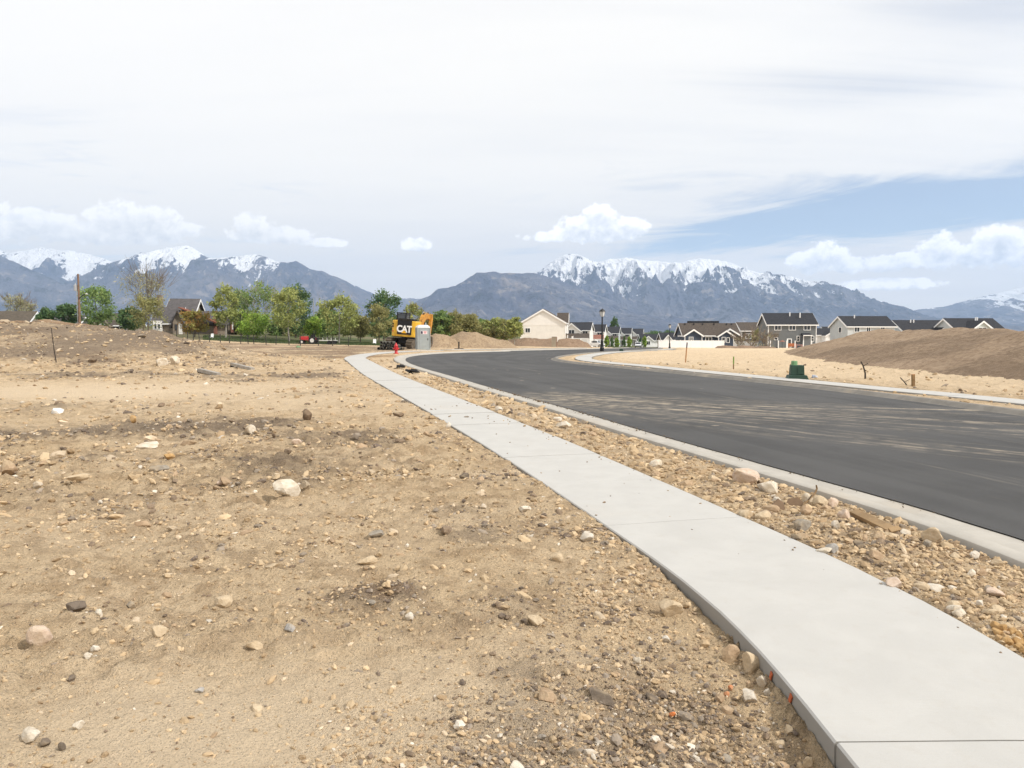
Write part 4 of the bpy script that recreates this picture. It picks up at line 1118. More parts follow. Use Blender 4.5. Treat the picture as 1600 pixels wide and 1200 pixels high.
# neighbours further left
for (px_, py_, Y_, W, he, hr, wm, rm, lab) in ((8, 516, 170, 4.6, 3.0, 5.3, M_TAN, M_GREEN_ROOF, 'brown roofed house at the left edge behind the bank'), (52, 515, 196, 4.2, 2.7, 4.7, M_LGREY, M_GREEN_ROOF, 'small grey house right of the leftmost brown roof'),
                                              (93, 515, 188, 4.4, 2.8, 4.6, M_DGREY, M_ROOFG, 'low dark house left of the wooden utility pole'), (178, 517, 172, 4.0, 2.6, 5.0, M_STONE, M_ROOFB, 'brown house between the green tree and the bare tree')):
    h = house_at('distant_house', lab, px_, py_, Y_, R(10))
    h.location.z = at(px_, py_, Y_).z - .4
    wall_gable(h, -W, W, 0, 8, -.8, he, hr, 'x', wm, rm, .5)
    wall_gable(h, -W * .9, -W * .1, -1.5, 3, -.8, he, hr * .9, 'y', wm, rm, .4, 'gable_wall', 'gable_roof', trim=M_TAN)
    window(h, 'f', 0, W * .5, 1.2, 1.4, 1.2, 1); window(h, 'f', -1.5, -W * .5, 1.2, 1.2, 1.2, 1); MB().box((W * .12, -.04, .7), (.9, .06, 2.1)).build('door', M_DARKW, h)

# ------------------------------------------------------------------ trees
def leaf_material(name):
    m = bpy.data.materials.new(name); m.use_nodes = True
    nt = m.node_tree; b = NB(nt); bs = nt.nodes['Principled BSDF']
    col = b.attr('leafcol', False)
    n = b.noise(b.n('ShaderNodeTexCoord').outputs['Object'], .8, 3, .5)
    c = b.mix(b.m('MULTIPLY', b.ss(n, .4, .65), .3), col, (.21, .235, .065))
    b.put(bs.inputs['Base Color'], c); bs.inputs['Roughness'].default_value = .7; bs.inputs['Specular IOR Level'].default_value = .2
    tr = b.n('ShaderNodeBsdfTranslucent'); b.put(tr.inputs[0], c)
    mx = b.n('ShaderNodeMixShader'); mx.inputs[0].default_value = .35
    b.put(mx.inputs[1], bs.outputs[0]); b.put(mx.inputs[2], tr.outputs[0])
    b.put(nt.nodes['Material Output'].inputs[0], mx.outputs[0])
    return m
M_LEAF = leaf_material('leaves')
M_BARK = mat('bark', (.14, .11, .085), .9, .25, 5.); M_PALEBARK = mat('pale_bark', (.34, .31, .27), .9, .2, 5.); M_TWIG = mat('twigs', (.21, .165, .12), .9, .2, 3.)
def make_tree(name, H, Rw, c0, shape, nclump, per, ls, cols, seed, bark, twigs=0, stems=1, round_=1.0):
    """tapered trunk with limbs, crown of leaf clumps. c0 = height where the crown starts (fraction of H)"""
    r = random.Random(seed); nr = np.random.default_rng(seed)
    root = empty(name)
    tb = MB(); tips = []
    for st in range(stems):
        a0 = r.uniform(0, 6.28)
        lean = (.18 * Rw * (stems > 1) + .05 * Rw)
        base = (0 if stems == 1 else math.cos(a0) * .15, 0 if stems == 1 else math.sin(a0) * .15, -.25)
        pts = [Vector(base)]
        for k in range(1, 7):
            t = k / 6
            pts.append(Vector((base[0] + math.cos(a0) * lean * t * 2 + r.uniform(-.04, .04) * H * t, base[1] + math.sin(a0) * lean * t * 2 + r.uniform(-.04, .04) * H * t, H * .92 * t)))
        r0 = max(.09, H * .018) / math.sqrt(stems)
        tb.tube(pts, [r0 * (1 - .85 * k / 6) for k in range(7)], 6)
        nl = max(7, int(H * 1.6))
        for k in range(nl):
            t = c0 + (1 - c0) * (k + r.random()) / nl * .92
            i = min(5, int(t * 6 / .92 * .92)); f = min(1, max(0, t / .92 * 6 - i)) if i < 6 else 1
            p0 = pts[i].lerp(pts[i + 1], min(1, max(0, t * 6 - i)))
            a = k * 2.4 + r.uniform(-.5, .5)
            q = (t - c0) / (1 - c0)
            rad = Rw * shape(q) * r.uniform(.7, 1.05)
            up = rad * r.uniform(.35, .9)
            p1 = p0 + Vector((math.cos(a) * rad * .5, math.sin(a) * rad * .5, up * .4)); p2 = p0 + Vector((math.cos(a) * rad, math.sin(a) * rad, up))
            tb.tube([p0, p1, p2], [r0 * .38 * (1 - .6 * t), r0 * .2, r0 * .06], 4, False)
            tips.append(p2); tips.append(p1.lerp(p2, .5))
            for _ in range(twigs):
                s0 = p0.lerp(p2, r.uniform(.25, 1.))
                e = s0 + Vector((math.cos(a + r.uniform(-1.2, 1.2)) * rad * .45, math.sin(a + r.uniform(-1.2, 1.2)) * rad * .45, rad * r.uniform(.25, 1.0)))
                tb.tube([s0, s0.lerp(e, .55) + Vector((r.uniform(-.1, .1), r.uniform(-.1, .1), .05)), e], [.028, .02, .008], 3, False); tips.append(e)
    tb.build('trunk', bark, root)
    # leaf clumps
    cen = []
    for k in range(nclump):
        if tips and r.random() < .6: p = Vector(r.choice(tips)) + Vector((r.gauss(0, .16), r.gauss(0, .16), r.gauss(0, .12))) * Rw
        else:
            q = r.random() ** .9; a = r.uniform(0, 6.283); rad = Rw * shape(q) * math.sqrt(r.uniform(.25, 1)); p = Vector((math.cos(a) * rad, math.sin(a) * rad, H * (c0 + (1 - c0) * q)))
        cen.append(p)
    cen = np.array([tuple(p) for p in cen])
    cs = nr.uniform(.7, 1.3, len(cen))
    N = len(cen) * per
    C = np.repeat(cen, per, 0) + nr.normal(0, 1, (N, 3)) * np.array([.15, .15, .12]) * Rw * round_ * np.repeat(cs, per)[:, None] * .85
    zc_, hz_ = H * (1 + c0 * .8) / 2, H * (1 - c0 * .8) / 2            # pull strays back onto a lumpy rounded crown
    q_ = np.stack([C[:, 0] / Rw, C[:, 1] / Rw, (C[:, 2] - zc_) / hz_], 1); l_ = np.linalg.norm(q_, axis=1)
    lim_ = 1.0 + .42 * fbm(q_[:, 0] / l_ * 2.6 + seed, q_[:, 2] / l_ * 2.6 + q_[:, 1] / l_, 2, seed)
    f_ = np.where(l_ > lim_, lim_ * nr.uniform(.6, 1.12, N) / l_, 1.); q_ *= f_[:, None]
    C = q_ * np.array([Rw, Rw, hz_]) + np.array([0, 0, zc_])
    u = nr.normal(0, 1, (N, 3)); u /= np.linalg.norm(u, axis=1)[:, None]
    v = nr.normal(0, 1, (N, 3)); v -= u * (u * v).sum(1)[:, None]; v /= np.linalg.norm(v, axis=1)[:, None]
    sz = ls * nr.uniform(.6, 1.4, N)[:, None]
    V = np.stack([C - u * sz, C + v * sz * .6, C + u * sz, C - v * sz * .6], 1).reshape(-1, 3)
    cl = np.array(cols); pick = nr.integers(0, len(cl), len(cen))
    cc = cl[pick] * nr.uniform(.75, 1.25, len(cen))[:, None]
    cc = np.repeat(cc, per, 0) * nr.uniform(.82, 1.18, N)[:, None]
    me = big_mesh('crown', V, np.arange(N * 4).reshape(-1, 4), mats=[M_LEAF])
    set_col(me, 'leafcol', np.repeat(cc, 4, 0))
    link('crown', me, root)
    return root
oval = lambda q: max(.12, math.sin(math.pi * (.12 + .86 * q)) ** .75)
cone = lambda q: max(.08, 1.0 - q) ** .8
vase = lambda q: .30 + .75 * q if q < .75 else .86 - (q - .75) * 1.6
OLIVE = [(.215, .235, .080), (.255, .265, .095), (.175, .195, .068)]; GREEN = [(.140, .205, .070), (.175, .235, .080), (.105, .160, .060)]
DARK = [(.065, .115, .050), (.090, .145, .060), (.050, .090, .044)]; BRIGHT = [(.18, .27, .045), (.22, .30, .055), (.14, .22, .042)]
GOLD = [(.20, .155, .045), (.17, .16, .050), (.22, .13, .045)]; PALE = [(.27, .25, .15), (.23, .22, .12), (.30, .27, .17)]; BROWN = [(.200, .190, .080), (.170, .165, .070), (.225, .205, .090)]
def plant(label, px, py_base, py_top, wpx, Y, kind, seed, group=None, name='tree', cat='tree'):
    p = at(px, py_base, Y); s = Y / F
    H = (py_base - py_top) * s * 1.07; Rw = wpx * s / 2 * 1.08
    K = {'olive': (.22, oval, 110, 24, .17, OLIVE, M_PALEBARK, 1, 1), 'green': (.12, oval, 130, 24, .18, GREEN, M_BARK, 0, 1), 'dark': (.05, oval, 140, 24, .18, DARK, M_BARK, 0, 1),
         'bright': (.04, oval, 100, 20, .16, BRIGHT, M_BARK, 0, 2), 'gold': (.10, oval, 80, 18, .19, GOLD, M_BARK, 0, 2), 'bare': (.22, vase, 110, 12, .13, PALE, M_TWIG, 10, 3),
         'brown': (.14, oval, 105, 22, .15, BROWN, M_BARK, 1, 1), 'airy': (.10, oval, 105, 20, .16, GREEN + OLIVE, M_PALEBARK, 3, 2), 'twig': (.05, vase, 18, 6, .10, PALE, M_TWIG, 9, 4),
         'column': (.03, cone, 60, 14, .16, DARK, M_BARK, 0, 1), 'poplar': (.03, oval, 85, 20, .16, OLIVE + BROWN, M_TWIG, 2, 2)}[kind]
    cols = [tuple(min(.5, c_ * 1.75) for c_ in k_) for k_ in K[5]]
    t = make_tree(name, H, Rw, K[0], K[1], int(K[2] * 1.35), K[3], K[4] * (.6 + .4 * min(1.5, Y / 130)), cols, seed, K[6], K[7], K[8])
    t.location = (p.x, Y, p.z); t.rotation_euler.z = seed
    return tag(t, label, cat, group)
TREES = [
 ('pale leafless tree over the roofs at the left edge', 25, 514, 463, 34, 190, 'bare'), ('faint pale tree between the leftmost roofs', 44, 514, 474, 30, 200, 'bare'),
 ('small round dark tree left of the utility pole', 74, 514, 483, 26, 150, 'dark'), ('dark bushy tree just left of the utility pole', 108, 514, 478, 32, 150, 'dark'),
 ('large round green tree right of the utility pole', 153, 517, 452, 54, 148, 'green'), ('low dark green bush under the bare spreading tree', 203, 517, 484, 34, 139, 'dark'),
 ('tall pale bare spreading tree left of the farmhouse', 222, 519, 436, 76, 142, 'bare'), ('olive tree with a bent trunk before the farmhouse gable', 231, 522, 466, 52, 132, 'brown'),
 ('golden orange shrub before the rust red porch roof', 303, 526, 487, 42, 126, 'gold'), ('olive tree with a pale slender trunk right of the farmhouse', 353, 528, 450, 40, 124, 'olive'),
 ('dark green tree behind the pale slender trunk', 377, 524, 455, 36, 140, 'green'), ('large airy green tree above the bright bush', 406, 525, 446, 60, 136, 'airy'),
 ('bright green rounded bush below the airy tree', 398, 529, 491, 50, 124, 'bright'), ('dark green tree standing behind the pale forked trunk', 462, 526, 450, 50, 141, 'dark'),
 ('olive tree with a pale forked trunk, left of the red tractor', 452, 533, 457, 52, 120, 'olive'), ('small yellow green tree behind the red tractor', 490, 529, 497, 25, 123, 'bright'),
 ('round green tree behind the middle of the row', 512, 528, 486, 42, 140, 'green'), ('wide olive tree with pale trunk right of the red tractor', 530, 534, 468, 62, 119, 'olive'),
 ('low brownish tree left of the tall dark cottonwood', 563, 532, 498, 34, 122, 'brown'), ('tall dark green cottonwood behind the excavator', 600, 530, 461, 52, 132, 'dark'),
 ('brown olive tree in front of the dark cottonwood', 592, 533, 479, 36, 119, 'brown'), ('pale olive poplar just behind the excavator cab', 648, 530, 477, 30, 140, 'poplar'),
 ('dark spiky evergreen rising over the far townhouses', 960, 536, 498, 13, 330, 'dark')]
for i, (lab, px_, pb, pt, w_, Y_, k) in enumerate(TREES): plant(lab, px_, pb, pt, w_, Y_, k, 900 + i)
# the thicket behind the dirt heaps
rr = random.Random(8)
for i in range(19):
    px_ = 672 + i * 7.2 + rr.uniform(-3, 3)
    top = (489 if i in (3, 5) else 498 + rr.uniform(-3, 7)) + (4 if i > 9 else 0)
    if i < 3: top = 496
    kd = ('poplar', 'brown', 'olive', 'green')[i % 4]; wh = 'left part of the thicket near the excavator' if i < 6 else ('middle of the thicket behind the pale heaps' if i < 13 else 'right part of the thicket near the beige house')
    plant({'poplar': 'feathery olive tree', 'brown': 'brownish brush tree', 'olive': 'light olive tree', 'green': 'greener brush tree'}[kd] + ' in the ' + wh, px_, 536, top, 26 + rr.uniform(-4, 10), 150 + rr.uniform(-9, 9), kd, 960 + i, 'thicket behind the dirt heaps')
rr = random.Random(21)
for i in range(16):
    px_ = 330 + i * 19.5 + rr.uniform(-6, 6); kd = ('brown', 'green', 'poplar', 'olive')[i % 4]
    wh = 'near the farmhouse' if i < 5 else ('behind the red tractor' if i < 11 else 'left of the excavator')
    plant({'poplar': 'feathery olive bush', 'brown': 'brownish bush', 'olive': 'light olive bush', 'green': 'greener bush'}[kd] + ' in the brush behind the row of trees, ' + wh, px_, 529, 499 + rr.uniform(-4, 8), 34 + rr.uniform(-6, 10), 160 + rr.uniform(-8, 8), kd, 1100 + i, 'brush behind the row of trees', 'bush', 'bush')
for i, (px_, pt, w_, Y_, k, lab) in enumerate(((1157, 528, 26, 160, 'twig', 'leafless grey shrub behind the left brown heap'), (1176, 524, 30, 158, 'twig', 'leafless shrub in the middle before the white fence'),
                                           (1196, 522, 34, 160, 'twig', 'tall leafless shrub at the left corner of the grey house'), (1187, 514, 24, 200, 'brown', 'dark brownish tree in front of the dark house'))):
    plant(lab, px_, 546, pt, w_, Y_, k, 990 + i, None, 'shrub' if k == 'twig' else 'tree', 'shrub' if k == 'twig' else 'tree')
for i, px_ in enumerate((948, 956, 964, 975, 983, 1000, 1007)):
    plant('slim green garden shrub in the yards of the far townhouses', px_, 543, 526 + (i % 3) * 1.5, 6.5, 228 + 3 * i, 'column' if i % 2 else 'bright', 1010 + i, 'garden shrubs of the far townhouses', 'garden_shrub', 'shrub')
for i, (px_, w_) in enumerate(((1020, 30), (1045, 22))):
    plant('low dark trees on the skyline behind the bungalows, ' + ('left clump' if i == 0 else 'right clump'), px_, 540, 518, w_, 420, 'dark', 1030 + i)

# lawn and grass strip below the trees
M_LAWN = mat('lawn_green', (.06, .09, .03), .9, .3, 1.2, col2=(.09, .115, .045))
def grass_patch(name, label, pts, n, hgt, seed):
    P = np.array([(p.x, p.y) for p in pts]); lo, hi = P.min(0), P.max(0)
    r = np.random.default_rng(seed); X = r.uniform(lo[0], hi[0], n); Y = r.uniform(lo[1], hi[1], n)
    k = inside(X, Y, P); X, Y = X[k], Y[k]; Z = ground_fields(X, Y)[0]
    m_ = len(X); a = r.uniform(0, 6.28, m_); w = r.uniform(.05, .16, m_); h_ = hgt * r.uniform(.5, 1.4, m_)
    dx, dy = np.cos(a) * w, np.sin(a) * w
    V = np.stack([np.stack([X - dx, Y - dy, Z - .03], 1), np.stack([X + dx, Y + dy, Z - .03], 1), np.stack([X + r.normal(0, .08, m_), Y + r.normal(0, .08, m_), Z + h_], 1)], 1).reshape(-1, 3)
    me = big_mesh(name, V, None, np.arange(m_ * 3).reshape(-1, 3), mats=[M_LAWN])
    tag(link(name, me), label, kind='stuff')
def quad_px(a, b_, ya, yb): return [at(a, 530, ya), at(b_, 530, ya), at(b_, 530, yb), at(a, 530, yb)]
grass_patch('lawn_grass', 'green lawn below the row of trees', quad_px(318, 640, 112, 138), 26000, .22, 5)
grass_patch('verge_grass', 'green verge in front of the far townhouses', quad_px(950, 1012, 190, 232), 5000, .25, 6)

# ------------------------------------------------------------------ wire fence, poles, lamps
M_TPOST = mat('dark_fence_post', (.045, .045, .042), .7, .2, 6.); M_WIRE = mat('fence_wire', (.20, .19, .18), .5, .1, 6., metal=.6)
M_POLE = mat('pole_wood', (.21, .135, .09), .9, .25, 3., bump=.01, bscale=20); M_STEEL = mat('galvanised', (.42, .43, .44), .45, .1, 5., metal=.5); M_LAMPW = mat('lamp_glass', (.62, .62, .60), .3, .05, 3.)
pts = [on_ground(x, y) if False else None for x, y in ()]
FP = [(247, 111, 1.25), (257, 110, 1.3), (277, 108, 1.3), (294, 107, 1.25), (303, 106.5, 1.2), (312, 106, 1.25), (328, 105, 1.25), (345, 104, 1.2), (359, 103.5, 1.25), (377, 103, 1.25), (388, 102.5, 1.25), (397, 102, 1.2),
      (416, 101, 1.25), (432, 100.5, 1.2), (452, 100, 1.2), (470, 99.5, 1.2), (498, 99, 1.25), (520, 99, 1.2), (545, 99, 1.2)]
fr = empty('wire_fence', (0, 0, 0)); tag(fr, 'dark post and wire fence along the lot edge below the trees', 'fence')
tops = []
for (px_, Y_, hh) in FP:
    X_ = (px_ - 800) / F * Y_; z = gz(X_, Y_)
    MB().box((X_, Y_, z + hh / 2 - .1), (.09, .07, hh + .2), rx=R(random.uniform(-3, 3)), ry=R(random.uniform(-3, 3))).build('post', M_TPOST, fr); tops.append((X_, Y_, z, hh))
for fh in (.35, .75, 1.08):
    MB().tube([(a, c - .05, z + fh) for a, c, z, hh in tops], .012, 3, False).build('wire', M_WIRE, fr)

# utility pole with transformer and street light
Y_ = 92.; X_ = at(125, 510, Y_).x; z = gz(X_, Y_)
ztop = at(125, 428, Y_).z
u = empty('utility_pole', (X_, Y_, z)); tag(u, 'tall wooden utility pole with transformer and cobra lamp at left', 'utility pole')
H = ztop - z
MB().tube([(0, 0, -.3), (0, 0, H)], [.15, .10], 10).build('pole', M_POLE, u)
zt = at(125, 450, Y_).z - z
t = MB().lathe([(.02, zt - .35), (.22, zt - .33), (.22, zt + .33), (.18, zt + .38), (.02, zt + .4)], 10, (-.34, 0, 0)).build('transformer', M_STEEL, u)
MB().tube([(-.36, 0, zt + .38), (-.36, 0, zt + .58)], .035, 6).build('bushing', M_LAMPW, t)
zl = at(125, 463, Y_).z - z
a = MB().tube([(0, -.1, zl - .35), (.45, -.15, zl + .05), (.85, -.2, zl + .25)], .045, 6).build('lamp_arm', M_BLACK, u)
MB().lathe([(.02, -.05), (.14, -.03), (.16, .03), (.06, .09), (.01, .1)], 10, (1.05, -.22, zl + .25)).build('lamp_head', M_LAMPW, u)
MB().tube([(-.22, -.05, zt - .4), (-.22, -.05, .9)], .03, 5).build('conduit', M_STEEL, u)
# far bare pole in the trees
p = at(491, 528, 138); z = gz(p.x, 138)
u = empty('thin_pole', (p.x, 138, z)); tag(u, 'thin grey pole standing up among the trees', 'pole')
Ht = at(491, 466, 138).z - z
MB().tube([(0, 0, -.2), (0, 0, Ht)], [.13, .06], 8).build('pole', M_STEEL, u); MB().box((0, 0, Ht * .42), (.7, .12, .12)).build('cross_arm', M_POLE, u)

def street_lamp(px_, py_b, py_t, Y_, label):
    X_ = (px_ - 800) / F * Y_
    z = float(zbase(X_, Y_)); H = at(px_, py_t, Y_).z - z
    u = empty('street_lamp', (X_, Y_, z)); tag(u, label, 'street lamp', 'black street lamps')
    MB().lathe([(.19, -.1), (.19, .25), (.14, .35), (.12, .9), (.085, 1.0)], 12).build('base', M_BLACK, u)
    MB().tube([(0, 0, .9), (0, 0, H - .75)], [.085, .06], 10).build('pole', M_BLACK, u)
    l = MB().lathe([(.10, H - .75), (.17, H - .70), (.24, H - .28)], 8).build('lantern', M_LAMPW, u)
    MB().lathe([(.30, H - .28), (.22, H - .15), (.07, H - .05), (.02, H)], 8).build('cap', M_BLACK, l)
    for k in range(4):
        a = k * math.pi / 2
        MB().tube([(math.cos(a) * .175, math.sin(a) * .175, H - .70), (math.cos(a) * .245, math.sin(a) * .245, H - .28)], .014, 4).build('rib', M_BLACK, l)
street_lamp(940.5, 550, 482, 70, 'tall black street lamp on the inside corner of the bend')
street_lamp(1046, 545, 506, 138, 'farther black street lamp before the white vinyl fence')

# ------------------------------------------------------------------ portable toilet
M_TGREY = mat('toilet_plastic', (.33, .36, .36), .5, .06, 3.); M_TWHITE = mat('toilet_roof', (.66, .68, .68), .45, .05, 3.); M_SIGN = mat('sign_pink', (.62, .20, .20), .6, .2, 8.); M_SIGNW = mat('sign_white', (.75, .68, .68), .6, .05, 4.); M_INK = mat('sign_navy', (.015, .015, .05), .6, .1, 4.)
Y_ = 72.; p = at(660.8, 551, Y_); z = gz(p.x, Y_)
t = empty('portable_toilet', (p.x, Y_, z + .02), R(17)); tag(t, 'grey portable toilet with pale roof beside the excavator', 'portable toilet')
MB().box((0, 0, 1.05), (1.12, 1.12, 2.0)).build('cabin', M_TGREY, t, bevel=.03)
MB().box((0, 0, .06), (1.22, 1.22, .12)).build('skid', M_TGREY, t)
r_ = MB().add([(-.60, -.60, 2.03), (.60, -.60, 2.03), (.60, .60, 2.03), (-.60, .60, 2.03), (-.58, -.58, 2.14), (.58, -.58, 2.14), (.58, .58, 2.14), (-.58, .58, 2.14), (-.38, -.44, 2.32), (.38, -.44, 2.32), (.38, .44, 2.32), (-.38, .44, 2.32)],
              [(3, 2, 1, 0), (0, 1, 5, 4), (1, 2, 6, 5), (2, 3, 7, 6), (3, 0, 4, 7), (4, 5, 9, 8), (5, 6, 10, 9), (6, 7, 11, 10), (7, 4, 8, 11), (8, 9, 10, 11)]).build('roof', M_TWHITE, t, bevel=.02)
MB().tube([(.35, .3, 2.2), (.35, .3, 2.55)], .05, 8).build('vent_pipe', M_TGREY, r_)
d = MB().box((0, -.575, 1.03), (.86, .04, 1.86)).build('door', M_TGREY, t)
MB().box((-.02, -.60, 1.30), (.80, .02, .035)).build('rib', M_TGREY, d); MB().box((-.02, -.60, .35), (.80, .02, .035)).build('rib', M_TGREY, d)
MB().box((.36, -.61, 1.0), (.05, .04, .2)).build('latch', M_BLACK, d)
s_ = MB().box((.0, -.603, 1.62), (.62, .012, .30)).build('sign', M_SIGNW, t)
MB().box((-.20, -.613, 1.62), (.17, .010, .24)).build('emblem', M_INK, s_)
for k in range(3): MB().box((.11, -.613, 1.70 - k * .075), (.30 - .05 * k, .010, .045)).build('print_line', M_SIGN, s_)
for x in (-.57, .57):
    for y_ in (-.57, .57): MB().box((x, y_, 1.05), (.07, .07, 1.98)).build('corner_post', M_TGREY, t)

# fire hydrant
p = on_ground(619, 553)
t = empty('fire_hydrant', (p.x, p.y, p.z), R(20)); tag(t, 'bright red fire hydrant beside the curving sidewalk', 'hydrant')
k = .84
MB().lathe([(.17, 0), (.17, .05), (.11, .06), (.105, .5 * k), (.15, .52 * k), (.15, .57 * k), (.12, .58 * k)], 14).build('barrel', M_RED, t, True)
MB().lathe([(.14, .58 * k), (.135, .68 * k), (.10, .80 * k), (.05, .86 * k), (.045, .94 * k), (.01, .95 * k)], 14).build('bonnet', M_RED, t, True)
for s in (-1, 1):
    n_ = MB().tube([(s * .08, 0, .45 * k), (s * .20, 0, .45 * k)], .06, 10).build('nozzle', M_RED, t); MB().tube([(s * .20, 0, .45 * k), (s * .24, 0, .45 * k)], .03, 6).build('cap_nut', M_RED, n_)
n_ = MB().tube([(0, -.08, .42 * k), (0, -.22, .42 * k)], .085, 12).build('pumper_nozzle', M_RED, t); MB().tube([(0, -.22, .42 * k), (0, -.26, .42 * k)], .035, 6).build('cap_nut', M_RED, n_)
MB().lathe([(.2, -.03), (.2, .03)], 14).build('flange', M_RED, t)

# ------------------------------------------------------------------ excavator, seen from behind
M_CBLACK = mat('excavator_black', (.012, .012, .013), .5, .2, 4.); M_TRACK = mat('muddy_track', (.17, .135, .095), .9, .3, 4., col2=(.09, .075, .06)); M_DGLASS = M_GLASS; M_HOSE = mat('hydraulic_grey', (.25, .24, .22), .5, .15, 5.)
M_CWHITE = mat('logo_white', (.82, .82, .80), .5, .02, 4.); M_LOGOY = mat('logo_yellow', (.75, .40, .02), .5, .05, 4.); M_BOOM = mat('boom_yellow', (.50, .23, .030), .55, .25, 2.5, spec=.4)
Y_ = 79.; p = at(637, 546, Y_); z = gz(p.x, Y_)
X = empty('excavator', (p.x, Y_, z + .08), R(-6), 0, R(4.6)); tag(X, 'yellow and black tracked excavator seen from behind beside the toilet', 'excavator'); X.scale = (.93, .93, .95)
for s in (-1, 1):                                   # undercarriage, turned under the house
    c, sn = math.cos(R(-14)), math.sin(R(-14))
    prof = []
    for a in np.linspace(math.pi / 2, 3 * math.pi / 2, 9): prof.append((-1.75 + .46 * math.cos(a), .50 + .46 * math.sin(a)))
    for a in np.linspace(-math.pi / 2, math.pi / 2, 9): prof.append((1.75 + .46 * math.cos(a), .50 + .46 * math.sin(a)))
    tr = MB().prism([(a_, b_) for a_, b_ in prof], s * 1.25 - .33, s * 1.25 + .33, 'x').build('track', M_TRACK, X); tr.rotation_euler.z = R(-14)
    shoe = MB().box((0, 0, 0), (.70, .17, .07)).mesh('track_shoe', M_TRACK)
    for q in range(9):
        for (y_, zz, rx) in ((-1.6 + q * .4, 1.0, 0), (-1.6 + q * .4, .01, 0)): link('track_shoe', shoe, tr, (s * 1.25, y_, zz), (rx, 0, 0))
    for q in range(5):
        a = math.pi / 2 + math.pi * (q + .5) / 5
        link('track_shoe', shoe, tr, (s * 1.25, -1.75 + .50 * math.cos(a), .50 + .50 * math.sin(a)), (a + math.pi / 2, 0, 0))
    MB().box((s * .85, 0, .55), (.2, 3.0, .5)).build('track_frame', M_CBLACK, tr)
MB().box((0, 0, .75), (1.7, 1.9, .55)).build('carbody', M_CBLACK, X); MB().lathe([(.75, 1.0), (.75, 1.22)], 18).build('slew_ring', M_CBLACK, X)
B = empty('upper_body', (0, 0, 0)); B.parent = X
# counterweight with rounded corners
cw = [(-1.52, -1.35), (-1.44, -1.72), (-1.15, -1.98), (0, -2.12), (1.15, -1.98), (1.44, -1.72), (1.52, -1.35), (1.52, -.6), (-1.52, -.6)]
w = MB().prism(cw, 1.22, 2.92, 'z').build('counterweight', M_YELLOW, X, bevel=.07)
MB().prism([(-1.47, -1.3), (-1.40, -1.70), (-1.12, -1.95), (0, -2.09), (1.12, -1.95), (1.40, -1.70), (1.47, -1.3)], 1.15, 1.2185, 'z').build('skirt', M_CBLACK, w)
MB().box((0, -2.075, 2.20), (1.56, .14, 1.48)).build('logo_panel', M_CBLACK, w)
for x_ in (-1.28,):
    for zz in (2.5, 2.25): MB().tube([(x_ - .02, -1.86, zz), (x_ - .03, -1.93, zz)], .09, 10).build('lifting_eye', M_CBLACK, w)
MB().box((-1.30, -1.88, 1.75), (.14, .06, .10), rz=R(-35)).build('tail_lamp', M_RED, w); MB().box((1.30, -1.88, 1.75), (.14, .06, .10), rz=R(35)).build('tail_lamp', M_RED, w)
MB().box((0, .5, 1.85), (2.9, 2.2, 1.25)).build('engine_house', M_YELLOW, X, bevel=.05)
MB().box((-.05, -.7, 3.03), (1.7, 1.2, .22)).build('engine_hood', M_CBLACK, X, bevel=.03)
# logo lettering
def text_mesh(txt, size, ext):
    cu = bpy.data.curves.new('lettering', 'FONT'); cu.body = txt; cu.size = size; cu.extrude = ext; cu.offset = .035; cu.align_x = 'CENTER'; cu.space_character = .92
    ob = bpy.data.objects.new('tmp', cu); COL.objects.link(ob)
    bpy.context.view_layer.update()
    me = bpy.data.meshes.new_from_object(ob.evaluated_get(bpy.context.evaluated_depsgraph_get()))
    bpy.data.objects.remove(ob, do_unlink=True); bpy.data.curves.remove(cu)
    return me
me = text_mesh('CAT', .92, .012); me.materials.clear(); me.materials.append(M_CWHITE)
lo = link('lettering', me, w, (0, -2.162, 1.72), (R(90), 0, 0), (.94, 1.05, 1))
MB().prism([(-.30, 1.60), (.30, 1.60), (0, 1.92)], -2.20, -2.176, 'y').build('logo_triangle', M_LOGOY, w)
# cab on the left, frame and glass
c_ = MB()
for (x_, y_) in ((-1.45, .15), (-.45, .15), (-1.45, 1.75), (-.45, 1.75)): c_.box((x_, y_, 2.95), (.10, .10, 1.45))
c_.box((-.95, .95, 3.70), (1.12, 1.75, .12)); c_.box((-.95, .95, 2.35), (1.12, 1.75, .5)); c_.box((-.95, .15, 2.9), (1.0, .06, .10))
cab = c_.build('cab', M_CBLACK, X)
MB().box((-.95, .16, 3.14), (.9, .03, .95)).build('rear_window', M_GLASS, cab); MB().box((-1.46, .95, 3.14), (.03, 1.5, .95)).build('side_window', M_GLASS, cab)
MB().box((-.44, .95, 3.14), (.03, 1.5, .95)).build('side_window', M_GLASS, cab); MB().box((-.95, 1.76, 3.14), (.9, .03, .95)).build('windscreen', M_GLASS, cab)
for s in (-1, 1):
    MB().tube([(s * 1.4, -.4, 2.6), (s * 1.4, -.4, 3.15), (s * 1.4, .3, 3.15)], .025, 5).build('hand_rail', M_CBLACK, X)
